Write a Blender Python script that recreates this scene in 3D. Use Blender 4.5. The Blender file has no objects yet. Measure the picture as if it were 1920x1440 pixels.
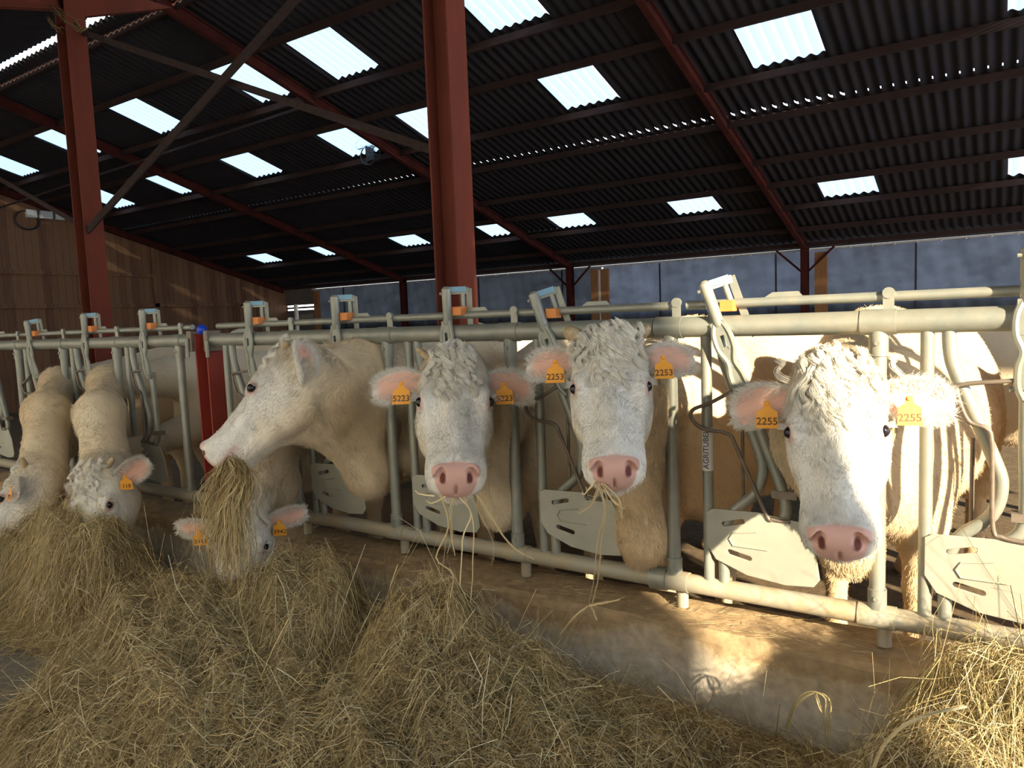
import bpy, bmesh, math, random
import numpy as np
from mathutils import Vector, Matrix

PI = math.pi
random.seed(7)
rng = np.random.default_rng(7)
sc = bpy.context.scene
C = sc.collection

# ------------------------------------------------------------------ camera
cam_d = bpy.data.cameras.new('camera')
cam = bpy.data.objects.new('camera', cam_d)
C.objects.link(cam)
sc.camera = cam
FPX = 1372.19
cam_d.sensor_fit = 'HORIZONTAL'
cam_d.sensor_width = 36.0
cam_d.lens = 36.0 * FPX / 1920.0
cam_d.clip_start = 0.05
cam_d.clip_end = 300
# rows: world axes written in the camera frame (x right, y down, z forward)
v1 = Vector((-2043.0, -43.0, FPX)).normalized()
v2 = Vector((925.0, -160.0, FPX)).normalized()
ex = -v1
ey = (v2 - ex * v2.dot(ex)).normalized()
ez = ex.cross(ey)
cr = Vector((ex.x, ey.x, ez.x)); cd = Vector((ex.y, ey.y, ez.y)); cf = Vector((ex.z, ey.z, ez.z))
CAM = Vector((0.0, -2.76, 1.667))
cam.matrix_world = Matrix(((cr.x, -cd.x, -cf.x, CAM.x), (cr.y, -cd.y, -cf.y, CAM.y), (cr.z, -cd.z, -cf.z, CAM.z), (0, 0, 0, 1)))

# ------------------------------------------------------------------ light
sc.view_settings.view_transform = 'Standard'
sc.view_settings.look = 'None'
sc.view_settings.gamma = 1.0
sc.view_settings.use_curve_mapping = False
sc.view_settings.exposure = 0.0
world = bpy.data.worlds.new('sky')
sc.world = world
world.use_nodes = True
wn = world.node_tree.nodes; wl = world.node_tree.links
bg = wn['Background']
tc = wn.new('ShaderNodeTexCoord'); sp = wn.new('ShaderNodeSeparateXYZ'); rp = wn.new('ShaderNodeValToRGB')
wl.new(tc.outputs['Generated'], sp.inputs[0]); wl.new(sp.outputs[2], rp.inputs[0]); wl.new(rp.outputs[0], bg.inputs[0])
rp.color_ramp.elements[0].position = 0.0; rp.color_ramp.elements[0].color = (0.95, 0.97, 1.0, 1)
rp.color_ramp.elements[1].position = 0.6; rp.color_ramp.elements[1].color = (0.55, 0.76, 1.0, 1)
bg.inputs[1].default_value = 3.4
sun_d = bpy.data.lights.new('sun', 'SUN')
sun_d.energy = 18.0
sun_d.color = (1.0, 0.83, 0.58)
sun_d.angle = math.radians(0.9)
sun = bpy.data.objects.new('sun', sun_d)
C.objects.link(sun)
SUN_DIR = Vector((-0.817, 0.576, -0.36)).normalized()
sun.rotation_euler = SUN_DIR.to_track_quat('-Z', 'Y').to_euler()
sun.location = (9, -9, 8)
sc.cycles.max_bounces = 7
sc.cycles.diffuse_bounces = 4
sc.cycles.transparent_max_bounces = 12
sc.cycles.sample_clamp_indirect = 6.0
sc.cycles.use_denoising = True

# ------------------------------------------------------------------ materials
def nmat(name):
    m = bpy.data.materials.new(name); m.use_nodes = True
    return m, m.node_tree.nodes, m.node_tree.links, m.node_tree.nodes['Principled BSDF']

def mat_plain(name, col, rough=0.6, metal=0.0, noise=0.0, nscale=6.0, col2=None, bump=0.0, stretch=None, coords='Object', spec=0.5):
    m, N, L, b = nmat(name)
    b.inputs['Roughness'].default_value = rough
    b.inputs['Metallic'].default_value = metal
    b.inputs['Specular IOR Level'].default_value = spec
    b.inputs['Base Color'].default_value = (*col, 1)
    if col2 is not None or bump > 0:
        t = N.new('ShaderNodeTexCoord'); mp = N.new('ShaderNodeMapping'); nz = N.new('ShaderNodeTexNoise')
        L.new(t.outputs[coords], mp.inputs[0]); L.new(mp.outputs[0], nz.inputs['Vector'])
        if stretch: mp.inputs['Scale'].default_value = stretch
        nz.inputs['Scale'].default_value = nscale; nz.inputs['Detail'].default_value = 6; nz.inputs['Roughness'].default_value = 0.65
        if col2 is not None:
            r = N.new('ShaderNodeValToRGB')
            r.color_ramp.elements[0].position = 0.5 - noise; r.color_ramp.elements[0].color = (*col, 1)
            r.color_ramp.elements[1].position = 0.5 + noise; r.color_ramp.elements[1].color = (*col2, 1)
            L.new(nz.outputs[0], r.inputs[0]); L.new(r.outputs[0], b.inputs['Base Color'])
        if bump > 0:
            bp = N.new('ShaderNodeBump'); bp.inputs['Strength'].default_value = bump; bp.inputs['Distance'].default_value = 0.01
            L.new(nz.outputs[0], bp.inputs['Height']); L.new(bp.outputs[0], b.inputs['Normal'])
    return m

def mat_attr(name, rough=0.8, spec=0.3, sheen=0.0, trans=0.0):
    m, N, L, b = nmat(name)
    a = N.new('ShaderNodeAttribute'); a.attribute_name = 'Col'
    L.new(a.outputs['Color'], b.inputs['Base Color'])
    b.inputs['Roughness'].default_value = rough
    b.inputs['Specular IOR Level'].default_value = spec
    if sheen: b.inputs['Sheen Weight'].default_value = sheen
    if trans:
        t = N.new('ShaderNodeBsdfTranslucent'); mx = N.new('ShaderNodeMixShader'); mx.inputs[0].default_value = trans
        L.new(a.outputs['Color'], t.inputs[0]); L.new(b.outputs[0], mx.inputs[1]); L.new(t.outputs[0], mx.inputs[2])
        L.new(mx.outputs[0], N['Material Output'].inputs[0])
    return m

M = {}
M['galv'] = mat_plain('galvanised_steel', (0.23, 0.26, 0.24), 0.45, 0.35, 0.22, 9.0, (0.35, 0.34, 0.28), 0.15)
M['galv_dirty'] = mat_plain('dusty_galvanised_steel', (0.36, 0.37, 0.32), 0.6, 0.15, 0.2, 12.0, (0.42, 0.33, 0.20), 0.35)
M['galv_plate'] = mat_plain('plate_steel', (0.33, 0.34, 0.28), 0.5, 0.25, 0.25, 5.0, (0.46, 0.45, 0.38), 0.1)
M['rod'] = mat_plain('dark_rod_steel', (0.14, 0.11, 0.085), 0.5, 0.3, 0.2, 20.0, (0.24, 0.2, 0.16), 0.2)
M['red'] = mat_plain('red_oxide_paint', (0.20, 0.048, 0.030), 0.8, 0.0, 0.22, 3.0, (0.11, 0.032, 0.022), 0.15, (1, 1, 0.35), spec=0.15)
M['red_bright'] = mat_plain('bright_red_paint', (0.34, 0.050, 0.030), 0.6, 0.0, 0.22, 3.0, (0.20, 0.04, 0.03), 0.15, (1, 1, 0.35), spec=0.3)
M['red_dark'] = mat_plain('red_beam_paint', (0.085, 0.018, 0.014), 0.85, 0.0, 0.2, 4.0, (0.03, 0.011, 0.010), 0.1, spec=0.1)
M['purlin'] = mat_plain('purlin_paint', (0.045, 0.027, 0.025), 0.8, 0.0, 0.2, 3.0, (0.026, 0.016, 0.015), spec=0.1)
M['brace'] = mat_plain('dusty_brace', (0.055, 0.038, 0.036), 0.85, 0.0, 0.2, 30.0, (0.03, 0.022, 0.021), 0.4, spec=0.1)
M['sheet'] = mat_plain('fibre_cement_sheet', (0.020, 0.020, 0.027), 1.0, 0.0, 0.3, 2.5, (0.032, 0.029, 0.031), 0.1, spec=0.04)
M['orange'] = mat_plain('orange_plastic', (0.68, 0.24, 0.06), 0.5)
M['blue'] = mat_plain('blue_ball', (0.01, 0.06, 0.62), 0.3)
M['bluepaint'] = mat_plain('faded_blue_strip', (0.18, 0.36, 0.50), 0.5)
M['black'] = mat_plain('black_plastic', (0.015, 0.015, 0.018), 0.5)
M['boxgrey'] = mat_plain('pale_grey_plastic', (0.52, 0.55, 0.58), 0.5)
M['woodpost'] = mat_plain('orange_timber', (0.33, 0.15, 0.05), 0.7, 0.0, 0.2, 8.0, (0.22, 0.10, 0.04), 0.1, (4, 4, 0.5))
M['pole'] = mat_plain('curtain_rail_metal', (0.62, 0.60, 0.56), 0.5, 0.2)
M['tag'] = mat_plain('ear_tag_plastic', (0.82, 0.36, 0.03), 0.45)
M['ink'] = mat_plain('tag_ink', (0.12, 0.05, 0.02), 0.6)
M['sticker'] = mat_plain('sticker_white', (0.72, 0.72, 0.70), 0.5)
M['stickerink'] = mat_plain('sticker_ink', (0.08, 0.09, 0.13), 0.5)
M['eye'] = mat_plain('eye_dark', (0.012, 0.009, 0.012), 0.12)
M['horn'] = mat_plain('horn', (0.52, 0.43, 0.27), 0.5, 0.0, 0.2, 30.0, (0.30, 0.20, 0.10), 0.4)
M['cow'] = mat_attr('cow_hide', 0.8, 0.25, 0.15)
M['hair'] = mat_attr('cow_hair', 0.6, 0.3, 0.0, 0.35)
M['coat'] = mat_attr('cow_coat', 0.75, 0.15, 0.0, 0.12)
M['hay'] = mat_attr('hay_straw', 0.62, 0.35, 0.0, 0.15)
M['hayclump'] = M['hay']

def mat_boards():
    m, N, L, b = nmat('brown_timber_boards')
    t = N.new('ShaderNodeTexCoord'); s = N.new('ShaderNodeSeparateXYZ'); L.new(t.outputs['Object'], s.inputs[0])
    mu = N.new('ShaderNodeMath'); mu.operation = 'MULTIPLY'; mu.inputs[1].default_value = 6.5; L.new(s.outputs[1], mu.inputs[0])
    fl = N.new('ShaderNodeMath'); fl.operation = 'FLOOR'; L.new(mu.outputs[0], fl.inputs[0])
    wn_ = N.new('ShaderNodeTexWhiteNoise'); wn_.noise_dimensions = '1D'; L.new(fl.outputs[0], wn_.inputs['W'])
    fr = N.new('ShaderNodeMath'); fr.operation = 'FRACT'; L.new(mu.outputs[0], fr.inputs[0])
    mp = N.new('ShaderNodeMapping'); mp.inputs['Scale'].default_value = (8, 8, 0.8); L.new(t.outputs['Object'], mp.inputs[0])
    nz = N.new('ShaderNodeTexNoise'); nz.inputs['Scale'].default_value = 2.0; nz.inputs['Detail'].default_value = 6; L.new(mp.outputs[0], nz.inputs['Vector'])
    ad = N.new('ShaderNodeMath'); ad.operation = 'ADD'; L.new(wn_.outputs[0], ad.inputs[0]); L.new(nz.outputs[0], ad.inputs[1])
    r = N.new('ShaderNodeValToRGB'); r.color_ramp.elements[0].position = 0.4; r.color_ramp.elements[0].color = (0.095, 0.042, 0.020, 1)
    r.color_ramp.elements[1].position = 1.5; r.color_ramp.elements[1].color = (0.20, 0.10, 0.050, 1)
    L.new(ad.outputs[0], r.inputs[0])
    gt = N.new('ShaderNodeMath'); gt.operation = 'GREATER_THAN'; gt.inputs[1].default_value = 0.05; L.new(fr.outputs[0], gt.inputs[0])
    mx = N.new('ShaderNodeMixRGB'); mx.blend_type = 'MULTIPLY'; mx.inputs[0].default_value = 0.6
    L.new(r.outputs[0], mx.inputs[1]); L.new(gt.outputs[0], mx.inputs[2]); L.new(mx.outputs[0], b.inputs['Base Color'])
    b.inputs['Roughness'].default_value = 0.75
    return m
M['boards'] = mat_boards()

def mat_kerb():
    m, N, L, b = nmat('stained_concrete')
    t = N.new('ShaderNodeTexCoord'); s = N.new('ShaderNodeSeparateXYZ'); L.new(t.outputs['Object'], s.inputs[0])
    nz = N.new('ShaderNodeTexNoise'); nz.inputs['Scale'].default_value = 3.5; nz.inputs['Detail'].default_value = 9; nz.inputs['Roughness'].default_value = 0.7
    L.new(t.outputs['Object'], nz.inputs['Vector'])
    n2 = N.new('ShaderNodeTexNoise'); n2.inputs['Scale'].default_value = 24; n2.inputs['Detail'].default_value = 8
    L.new(t.outputs['Object'], n2.inputs['Vector'])
    # brown stain band below the top edge, greyer lower down
    mr = N.new('ShaderNodeMapRange'); mr.inputs[1].default_value = 0.16; mr.inputs[2].default_value = 0.44; L.new(s.outputs[2], mr.inputs[0])
    a = N.new('ShaderNodeMath'); a.operation = 'MULTIPLY_ADD'; a.inputs[1].default_value = 1.2; L.new(nz.outputs[0], a.inputs[0]); L.new(mr.outputs[0], a.inputs[2])
    r = N.new('ShaderNodeValToRGB'); e = r.color_ramp.elements
    e[0].position = 0.62; e[0].color = (0.50, 0.46, 0.39, 1); e[1].position = 1.25; e[1].color = (0.33, 0.235, 0.13, 1)
    x = r.color_ramp.elements.new(0.95); x.color = (0.42, 0.33, 0.215, 1)
    mm = N.new('ShaderNodeMath'); mm.operation = 'MULTIPLY'; mm.inputs[1].default_value = 0.72; L.new(a.outputs[0], mm.inputs[0])
    L.new(mm.outputs[0], r.inputs[0])
    mx = N.new('ShaderNodeMixRGB'); mx.blend_type = 'OVERLAY'; mx.inputs[0].default_value = 0.55
    L.new(r.outputs[0], mx.inputs[1]); L.new(n2.outputs[0], mx.inputs[2]); L.new(mx.outputs[0], b.inputs['Base Color'])
    bp = N.new('ShaderNodeBump'); bp.inputs['Strength'].default_value = 0.5; bp.inputs['Distance'].default_value = 0.01
    L.new(n2.outputs[0], bp.inputs['Height']); L.new(bp.outputs[0], b.inputs['Normal'])
    b.inputs['Roughness'].default_value = 0.85
    return m
M['kerb'] = mat_kerb()
M['floor'] = mat_plain('alley_concrete', (0.13, 0.127, 0.12), 0.85, 0.0, 0.25, 5.0, (0.20, 0.18, 0.14), 0.4)
M['litter'] = mat_plain('straw_litter', (0.07, 0.05, 0.03), 0.95, 0.0, 0.2, 14.0, (0.16, 0.11, 0.055), 0.8)

def mat_translucent(name, col, tfrac, tcol=None, clear=0.0, clearcol=None, stains=None):
    m, N, L, b = nmat(name)
    b.inputs['Base Color'].default_value = (*col, 1); b.inputs['Roughness'].default_value = 0.6
    tr = N.new('ShaderNodeBsdfTranslucent'); tr.inputs[0].default_value = (*(tcol or col), 1)
    mx = N.new('ShaderNodeMixShader'); mx.inputs[0].default_value = tfrac
    L.new(b.outputs[0], mx.inputs[1]); L.new(tr.outputs[0], mx.inputs[2])
    out = mx
    if clear > 0:
        tp = N.new('ShaderNodeBsdfTransparent'); tp.inputs[0].default_value = (*(clearcol or (1, 1, 1)), 1)
        m2 = N.new('ShaderNodeMixShader'); m2.inputs[0].default_value = clear
        L.new(mx.outputs[0], m2.inputs[1]); L.new(tp.outputs[0], m2.inputs[2]); out = m2
    if stains:
        t = N.new('ShaderNodeTexCoord'); mp = N.new('ShaderNodeMapping'); mp.inputs['Scale'].default_value = (1.0, 1.0, 1.6)
        nz = N.new('ShaderNodeTexNoise'); nz.inputs['Scale'].default_value = 1.6; nz.inputs['Detail'].default_value = 9; nz.inputs['Roughness'].default_value = 0.7
        L.new(t.outputs['Object'], mp.inputs[0]); L.new(mp.outputs[0], nz.inputs['Vector'])
        r = N.new('ShaderNodeValToRGB'); r.color_ramp.elements[0].position = 0.35; r.color_ramp.elements[1].position = 0.75
        r.color_ramp.elements[0].color = (*[c * stains for c in (tcol or col)], 1); r.color_ramp.elements[1].color = (*(tcol or col), 1)
        L.new(nz.outputs[0], r.inputs[0]); L.new(r.outputs[0], tr.inputs[0])
    L.new(out.outputs[0], N['Material Output'].inputs[0])
    return m
M['skylight'] = mat_translucent('translucent_roof_sheet', (0.5, 0.6, 0.7), 0.75, (0.42, 0.53, 0.64), 0.13, (0.8, 0.93, 1.0))
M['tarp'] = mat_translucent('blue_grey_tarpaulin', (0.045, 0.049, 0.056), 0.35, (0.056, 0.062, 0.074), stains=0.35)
M['diffuser'] = mat_translucent('white_diffusing_sheet', (0.75, 0.75, 0.72), 0.6, (0.80, 0.78, 0.74))  # invented translucent sheet that turns the sun into soft frontal light
M['tarp_backlit'] = mat_translucent('backlit_tone_tarpaulin', (0.09, 0.10, 0.125), 0.4, (0.115, 0.13, 0.165), stains=0.4)  # paler copy of the tarp colour, standing in for stronger backlight
M['panelgrey'] = mat_plain('grey_wall_panel', (0.10, 0.095, 0.095), 0.8, 0.0, 0.25, 2.0, (0.15, 0.13, 0.12), 0.1)

# ------------------------------------------------------------------ helpers
def link_mesh(name, verts, faces, mat, parent=None, smooth=False, cols=None):
    me = bpy.data.meshes.new(name)
    if isinstance(verts, np.ndarray):
        faces = np.asarray(faces); k = faces.shape[1]
        me.vertices.add(len(verts)); me.vertices.foreach_set('co', verts.astype(np.float32).ravel())
        me.loops.add(faces.size); me.loops.foreach_set('vertex_index', faces.astype(np.int32).ravel())
        me.polygons.add(len(faces)); me.polygons.foreach_set('loop_start', np.arange(0, faces.size, k, dtype=np.int32))
        me.update(calc_edges=True)
    else:
        me.from_pydata(verts, [], faces); me.update()
    if cols is not None:
        a = me.color_attributes.new('Col', 'FLOAT_COLOR', 'POINT')
        c4 = np.ones((len(cols), 4), np.float32); c4[:, :3] = cols
        a.data.foreach_set('color', c4.ravel())
    if smooth: me.polygons.foreach_set('use_smooth', np.ones(len(me.polygons), bool))
    me.materials.append(mat)
    o = bpy.data.objects.new(name, me); C.objects.link(o)
    if parent is not None: o.parent = parent
    return o

def empty(name, loc, label=None, cat=None, group=None):
    o = bpy.data.objects.new(name, None); C.objects.link(o); o.location = loc; o.empty_display_size = 0.1
    return tag(o, label, cat, group)

def tag(o, label=None, cat=None, group=None, kind=None):
    if label: o['label'] = label
    if cat: o['category'] = cat
    if group: o['group'] = group
    if kind: o['kind'] = kind
    return o

class MB:
    """collects boxes and tubes in world coordinates, built as one mesh"""
    def __init__(s): s.v = []; s.f = []
    def add(s, vs, fs):
        n = len(s.v); s.v += [tuple(v) for v in vs]; s.f += [tuple(i + n for i in f) for f in fs]
    def box(s, c, d, M3=None):
        vs = []
        for i in (-1, 1):
            for j in (-1, 1):
                for k in (-1, 1):
                    p = Vector((i * d[0] / 2, j * d[1] / 2, k * d[2] / 2))
                    if M3 is not None: p = M3 @ p
                    vs.append(p + Vector(c))
        s.add(vs, [(0, 1, 3, 2), (4, 6, 7, 5), (0, 4, 5, 1), (2, 3, 7, 6), (0, 2, 6, 4), (1, 5, 7, 3)])
    def beam(s, a, b, w, h, up=(0, 0, 1)):
        a = Vector(a); b = Vector(b); d = b - a; L = d.length; d.normalize(); up = Vector(up)
        x = d.cross(up).normalized(); y = x.cross(d).normalized()
        s.box((a + b) / 2, (w, L, h), Matrix((x, d, y)).transposed())
    def ibeam(s, a, b, w, h, tf=0.014, tw=0.010, up=(0, 0, 1)):
        a = Vector(a); b = Vector(b); d = (b - a).normalized(); up = Vector(up)
        x = d.cross(up).normalized(); y = x.cross(d).normalized()
        for sg in (-1, 1):
            o = y * (sg * (h / 2 - tf / 2)); s.beam(a + o, b + o, w, tf, up)
        s.beam(a, b, tw, h - 2 * tf, up)
    def tube(s, pts, r, n=12, caps=True, radii=None):
        pts = [Vector(p) for p in pts]; m = len(pts)
        ts = []
        for i in range(m):
            t = (pts[min(i + 1, m - 1)] - pts[max(i - 1, 0)])
            ts.append(t.normalized())
        ref = Vector((0, 0, 1)) if abs(ts[0].z) < 0.9 else Vector((0, 1, 0))
        x = ts[0].cross(ref).normalized(); rings = []
        for i in range(m):
            x = (x - ts[i] * x.dot(ts[i])).normalized(); y = ts[i].cross(x)
            rr = radii[i] if radii else r
            rings.append([pts[i] + x * (rr * math.cos(2 * PI * k / n)) + y * (rr * math.sin(2 * PI * k / n)) for k in range(n)])
        vs = [v for q in rings for v in q]; fs = []
        for i in range(m - 1):
            for k in range(n):
                k2 = (k + 1) % n; fs.append((i * n + k, i * n + k2, (i + 1) * n + k2, (i + 1) * n + k))
        if caps:
            fs.append(tuple(range(n - 1, -1, -1))); fs.append(tuple((m - 1) * n + k for k in range(n)))
        s.add(vs, fs)
    def sphere(s, c, r, nu=16, nv=10):
        r = r if isinstance(r, (tuple, list)) else (r, r, r)
        vs = [(c[0], c[1], c[2] + r[2])]
        for i in range(1, nv):
            a = PI * i / nv
            for k in range(nu):
                b = 2 * PI * k / nu
                vs.append((c[0] + r[0] * math.sin(a) * math.cos(b), c[1] + r[1] * math.sin(a) * math.sin(b), c[2] + r[2] * math.cos(a)))
        vs.append((c[0], c[1], c[2] - r[2])); fs = []
        for k in range(nu): fs.append((0, 1 + k, 1 + (k + 1) % nu))
        for i in range(nv - 2):
            for k in range(nu):
                a = 1 + i * nu; fs.append((a + k, a + nu + k, a + nu + (k + 1) % nu, a + (k + 1) % nu))
        a = 1 + (nv - 2) * nu
        for k in range(nu): fs.append((a + k, len(vs) - 1, a + (k + 1) % nu))
        s.add(vs, fs)
    def build(s, name, mat, parent=None, smooth=False, origin=None, bevel=0.0):
        o = link_mesh(name, s.v, s.f, mat, None)
        if smooth:
            me = o.data; me.polygons.foreach_set('use_smooth', np.ones(len(me.polygons), bool))
            try: me.set_sharp_from_angle(angle=math.radians(40))
            except Exception: pass
        if bevel > 0:
            md = o.modifiers.new('bevel', 'BEVEL'); md.width = bevel; md.segments = 2; md.limit_method = 'ANGLE'
        base = None
        if parent is not None: base = Vector(world_loc(parent)); o.parent = parent
        elif origin is not None: base = Vector(origin); o.location = base
        if base is not None: o.data.transform(Matrix.Translation(-base))
        return o

def world_loc(o):
    p = Vector(o.location)
    while o.parent is not None:
        o = o.parent; p = p + Vector(o.location)
    return p

def bend(pts, n=6):
    """Catmull-Rom through points"""
    P = [Vector(p) for p in pts]; P = [P[0] * 2 - P[1]] + P + [P[-1] * 2 - P[-2]]; out = []
    for i in range(1, len(P) - 2):
        for k in range(n):
            t = k / n; a, b, c, d = P[i - 1], P[i], P[i + 1], P[i + 2]
            out.append(0.5 * ((2 * b) + (c - a) * t + (2 * a - 5 * b + 4 * c - d) * t * t + (3 * b - a - 3 * c + d) * t ** 3))
    out.append(P[-2]); return out

def text_mesh(name, s, size, mat, M4, parent, depth=0.0006):
    cu = bpy.data.curves.new('txt', 'FONT'); cu.body = s; cu.size = size; cu.extrude = depth
    cu.align_x = 'CENTER'; cu.align_y = 'CENTER'; cu.resolution_u = 3; cu.offset = size * 0.012
    o = bpy.data.objects.new('txt', cu); C.objects.link(o)
    me = bpy.data.meshes.new_from_object(o)
    bpy.data.objects.remove(o); bpy.data.curves.remove(cu)
    me.materials.clear(); me.materials.append(mat)
    base = world_loc(parent)
    me.transform(Matrix.Translation(-base) @ M4)
    r = bpy.data.objects.new(name, me); C.objects.link(r); r.parent = parent
    return r

# ------------------------------------------------------------------ the shed
EAVE_Y, EAVE_Z, SL = 11.75, 2.83 - 0.15 * 0.285, 0.285
def roof_z(y): return 2.83 + SL * (11.6 - y)
FRAMES = [1.85, -3.05, -7.95, -12.85]
GABLE_X = -17.75

def sheet_grid(x0, x1, y0, y1, zoff=0.0, pitch=0.13, amp=0.017, zf=roof_z):
    n = max(2, int(round((x1 - x0) / (pitch / 6))))
    xs = np.linspace(x0, x1, n + 1); w = amp * np.cos(2 * PI * xs / pitch)
    ys = [y0, y1]
    V = np.array([(x, y, zf(y) + zoff + ww) for y in ys for x, ww in zip(xs, w)])
    F = [(i, i + 1, n + 2 + i, n + 1 + i) for i in range(n)]
    return V, np.array(F)

rows = {  # skylights: Y range -> left edges X
    (3.42, 4.34): [1.75 - 0.85, -2.30, -4.90, -7.42, -8.98, -11.53, -14.05, -16.55],
    (5.18, 6.06): [2.3, -0.05, -2.46, -4.90, -7.32, -8.97, -11.46, -13.82, -16.2],
    (9.00, 9.74): [2.3, -0.02, -2.40, -4.79, -7.18, -8.82, -11.22, -13.80, -16.15],
}
ybreaks = [2.25, 3.42, 4.34, 5.18, 6.06, 6.86, 6.95, 9.00, 9.74, EAVE_Y]
Vs, Fs, nv = [], [], 0
def push(V, F):
    global nv
    Vs.append(V); Fs.append(F + nv); nv += len(V)
win = 0
for i in range(len(ybreaks) - 1):
    y0, y1 = ybreaks[i], ybreaks[i + 1]
    holes = sorted(rows.get((y0, y1), []))
    if (y0, y1) == (6.86, 6.95):      # the lap between sheets: daylight shows through at the wave crests
        x = -18.0
        while x < 9.0:
            bright = -5.2 < x < -1.62
            gapw = 0.052 if bright else 0.012
            push(*sheet_grid(x, x + 0.13 - gapw, y0, y1)); x += 0.13
        continue
    lap = 0.0 if i == 0 else .02; zo = .001 if i % 2 else -.001
    x = -18.0
    for h in holes:
        if h > x: push(*sheet_grid(x, h + .02, y0 - lap, y1 + .02, zo))
        V, F = sheet_grid(h, h + 0.79, y0 - 0.02, y1 + 0.02, 0.004)
        win += 1
        o = link_mesh('window_%d' % win, V, F, M['skylight'], smooth=True); tag(o, kind='structure')
        x = h + 0.79
    push(*sheet_grid(x - .02, 9.0, y0 - lap, y1 + .02, zo))
# front slope beyond the ridge vent
def roof_front(y): return 5.50 - SL * (2.10 - y)
push(*sheet_grid(-18.0, 0.9, -3.3, 2.17, zf=roof_front)); push(*sheet_grid(0.9, 9.0, -2.0, 2.17, zf=roof_front))
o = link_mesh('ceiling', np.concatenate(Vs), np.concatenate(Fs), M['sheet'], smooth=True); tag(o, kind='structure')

trim_n = 0
def trim(mb, mat, smooth=False):
    global trim_n
    trim_n += 1
    return tag(mb.build('trim_%d' % trim_n, mat, smooth=smooth), kind='structure')

for y in (2.42, 3.36, 4.40, 5.13, 6.12, 7.02, 8.15, 8.93, 9.80, 10.75, 11.5):
    m = MB(); z = roof_z(y)
    h = 0.085
    m.beam((-17.7, y, z - 0.03 - h / 2), (9.0, y, z - 0.03 - h / 2), 0.045, h)
    if False:   # hook bolts under the sky-lit sheets
        for row, xs in rows.items():
            if abs(row[1] - y) < 0.09:
                for xx in xs:
                    for q in (0.1, 0.38, 0.66): m.box((xx + q, y - 0.03, z - 0.06), (0.006, 0.006, 0.13))
    trim(m, M['purlin'])
for y in (-0.6, -1.9):
    m = MB(); z = roof_front(y); m.beam((-17.7, y, z - 0.075), (9.0, y, z - 0.075), 0.045, 0.085); trim(m, M['purlin'])

names = {1.85: 'off to the right beyond the nearest locking hook', -3.05: 'crossing above the right skylights to the far tarpaulin wall',
         -7.95: 'crossing just left of the middle column', -12.85: 'crossing behind the left column'}
for X in FRAMES + [GABLE_X + 0.12]:
    m = MB()
    off = 0.118
    m.ibeam((X, 11.55, roof_z(11.55) - off), (X, 2.18, roof_z(2.18) - off), 0.08, 0.145)
    m.ibeam((X, 2.18, roof_front(2.18) - off), (X, -3.2, roof_front(-3.2) - off), 0.08, 0.145)
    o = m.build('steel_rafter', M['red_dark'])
    lab = names.get(X)
    tag(o, 'red steel roof rafter ' + lab if lab else 'red steel rafter along the top of the brown board gable', 'beam')
# far posts
for X, w in zip(FRAMES, ('at the far right', 'right of the timber posts behind the tallest cow', 'seen just left of the middle column', 'in the far corner')):
    pass
post_lab = {-3.05: 'dark red steel post by the far tarpaulin, behind the rightmost cows',
            -7.95: 'dark red steel post by the far tarpaulin, beside the pair of orange timber posts',
            -12.85: 'dark red steel post by the far tarpaulin, left of the middle column', 1.85: 'dark red steel post at the far end of the tarpaulin'}
for X in FRAMES:
    r = empty('steel_post', (X, 11.45, 0), post_lab[X], 'post')
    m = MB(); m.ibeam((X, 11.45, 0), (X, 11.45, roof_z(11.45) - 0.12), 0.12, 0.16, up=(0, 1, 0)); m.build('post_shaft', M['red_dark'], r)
    if X in (-3.05, -7.95):
        for s in (-1, 1):
            m = MB(); m.beam((X, 11.45, 2.25), (X + s * 0.5, 11.45, 2.72), 0.035, 0.035); m.build('knee_brace', M['red_dark'], r)
# big columns in the middle of the shed
col_lab = {-3.05: 'tall red steel column rising behind the barrier in the middle of the photo',
           -7.95: 'tall red steel column left of the middle one, sunlit orange at its top'}
for X in (-3.10, -7.86):
    r = empty('steel_column', (X, 1.2, 0.05), col_lab[-3.05 if X > -5 else -7.95], 'column')
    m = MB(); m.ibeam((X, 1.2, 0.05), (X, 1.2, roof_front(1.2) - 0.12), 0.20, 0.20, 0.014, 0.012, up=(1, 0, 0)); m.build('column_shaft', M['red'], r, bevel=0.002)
    m = MB()
    zt = 4.88
    m.add([(X - .05, 1.3, zt), (X + .05, 1.3, zt), (X - .05, 2.3, 5.28), (X + .05, 2.3, 5.28), (X - .05, 1.3, 5.25), (X + .05, 1.3, 5.25)],
          [(0, 2, 3, 1), (0, 1, 5, 4), (0, 4, 2), (1, 3, 5), (2, 4, 5, 3)])
    m.build('haunch', M['red'], r)
    m = MB(); m.ibeam((X, 1.1, 4.97), (X, -3.2, 4.97 - 1.1), 0.10, 0.16); m.build('tie_beam', M['red'], r)
# cross bracing between the columns (flat, dusty angle bars)
m = MB(); m.beam((-7.76, 1.26, 4.70), (-3.2, 1.26, 2.80), 0.02, 0.06); tag(m.build('brace_bar', M['brace']), 'dusty flat brace sloping down from the left column top to the middle column', 'brace')
m = MB(); m.beam((-7.76, 1.13, 2.72), (-3.2, 1.13, 4.62), 0.02, 0.075); tag(m.build('brace_bar', M['brace']), 'dark brace rising from halfway up the left column toward the middle column top', 'brace')
m = MB(); m.beam((-12.7, 1.2, 4.70), (-8.0, 1.2, 2.80), 0.015, 0.05); tag(m.build('brace_bar', M['brace']), 'thin brace sloping behind the left column in front of the far left skylights', 'brace')
m = MB(); m.beam((-17.6, 4.2, 4.35), (-8.0, 4.2, 4.62), 0.012, 0.035); tag(m.build('brace_bar', M['brace']), 'thin nearly level pale bar passing behind the left column', 'brace')

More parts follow.
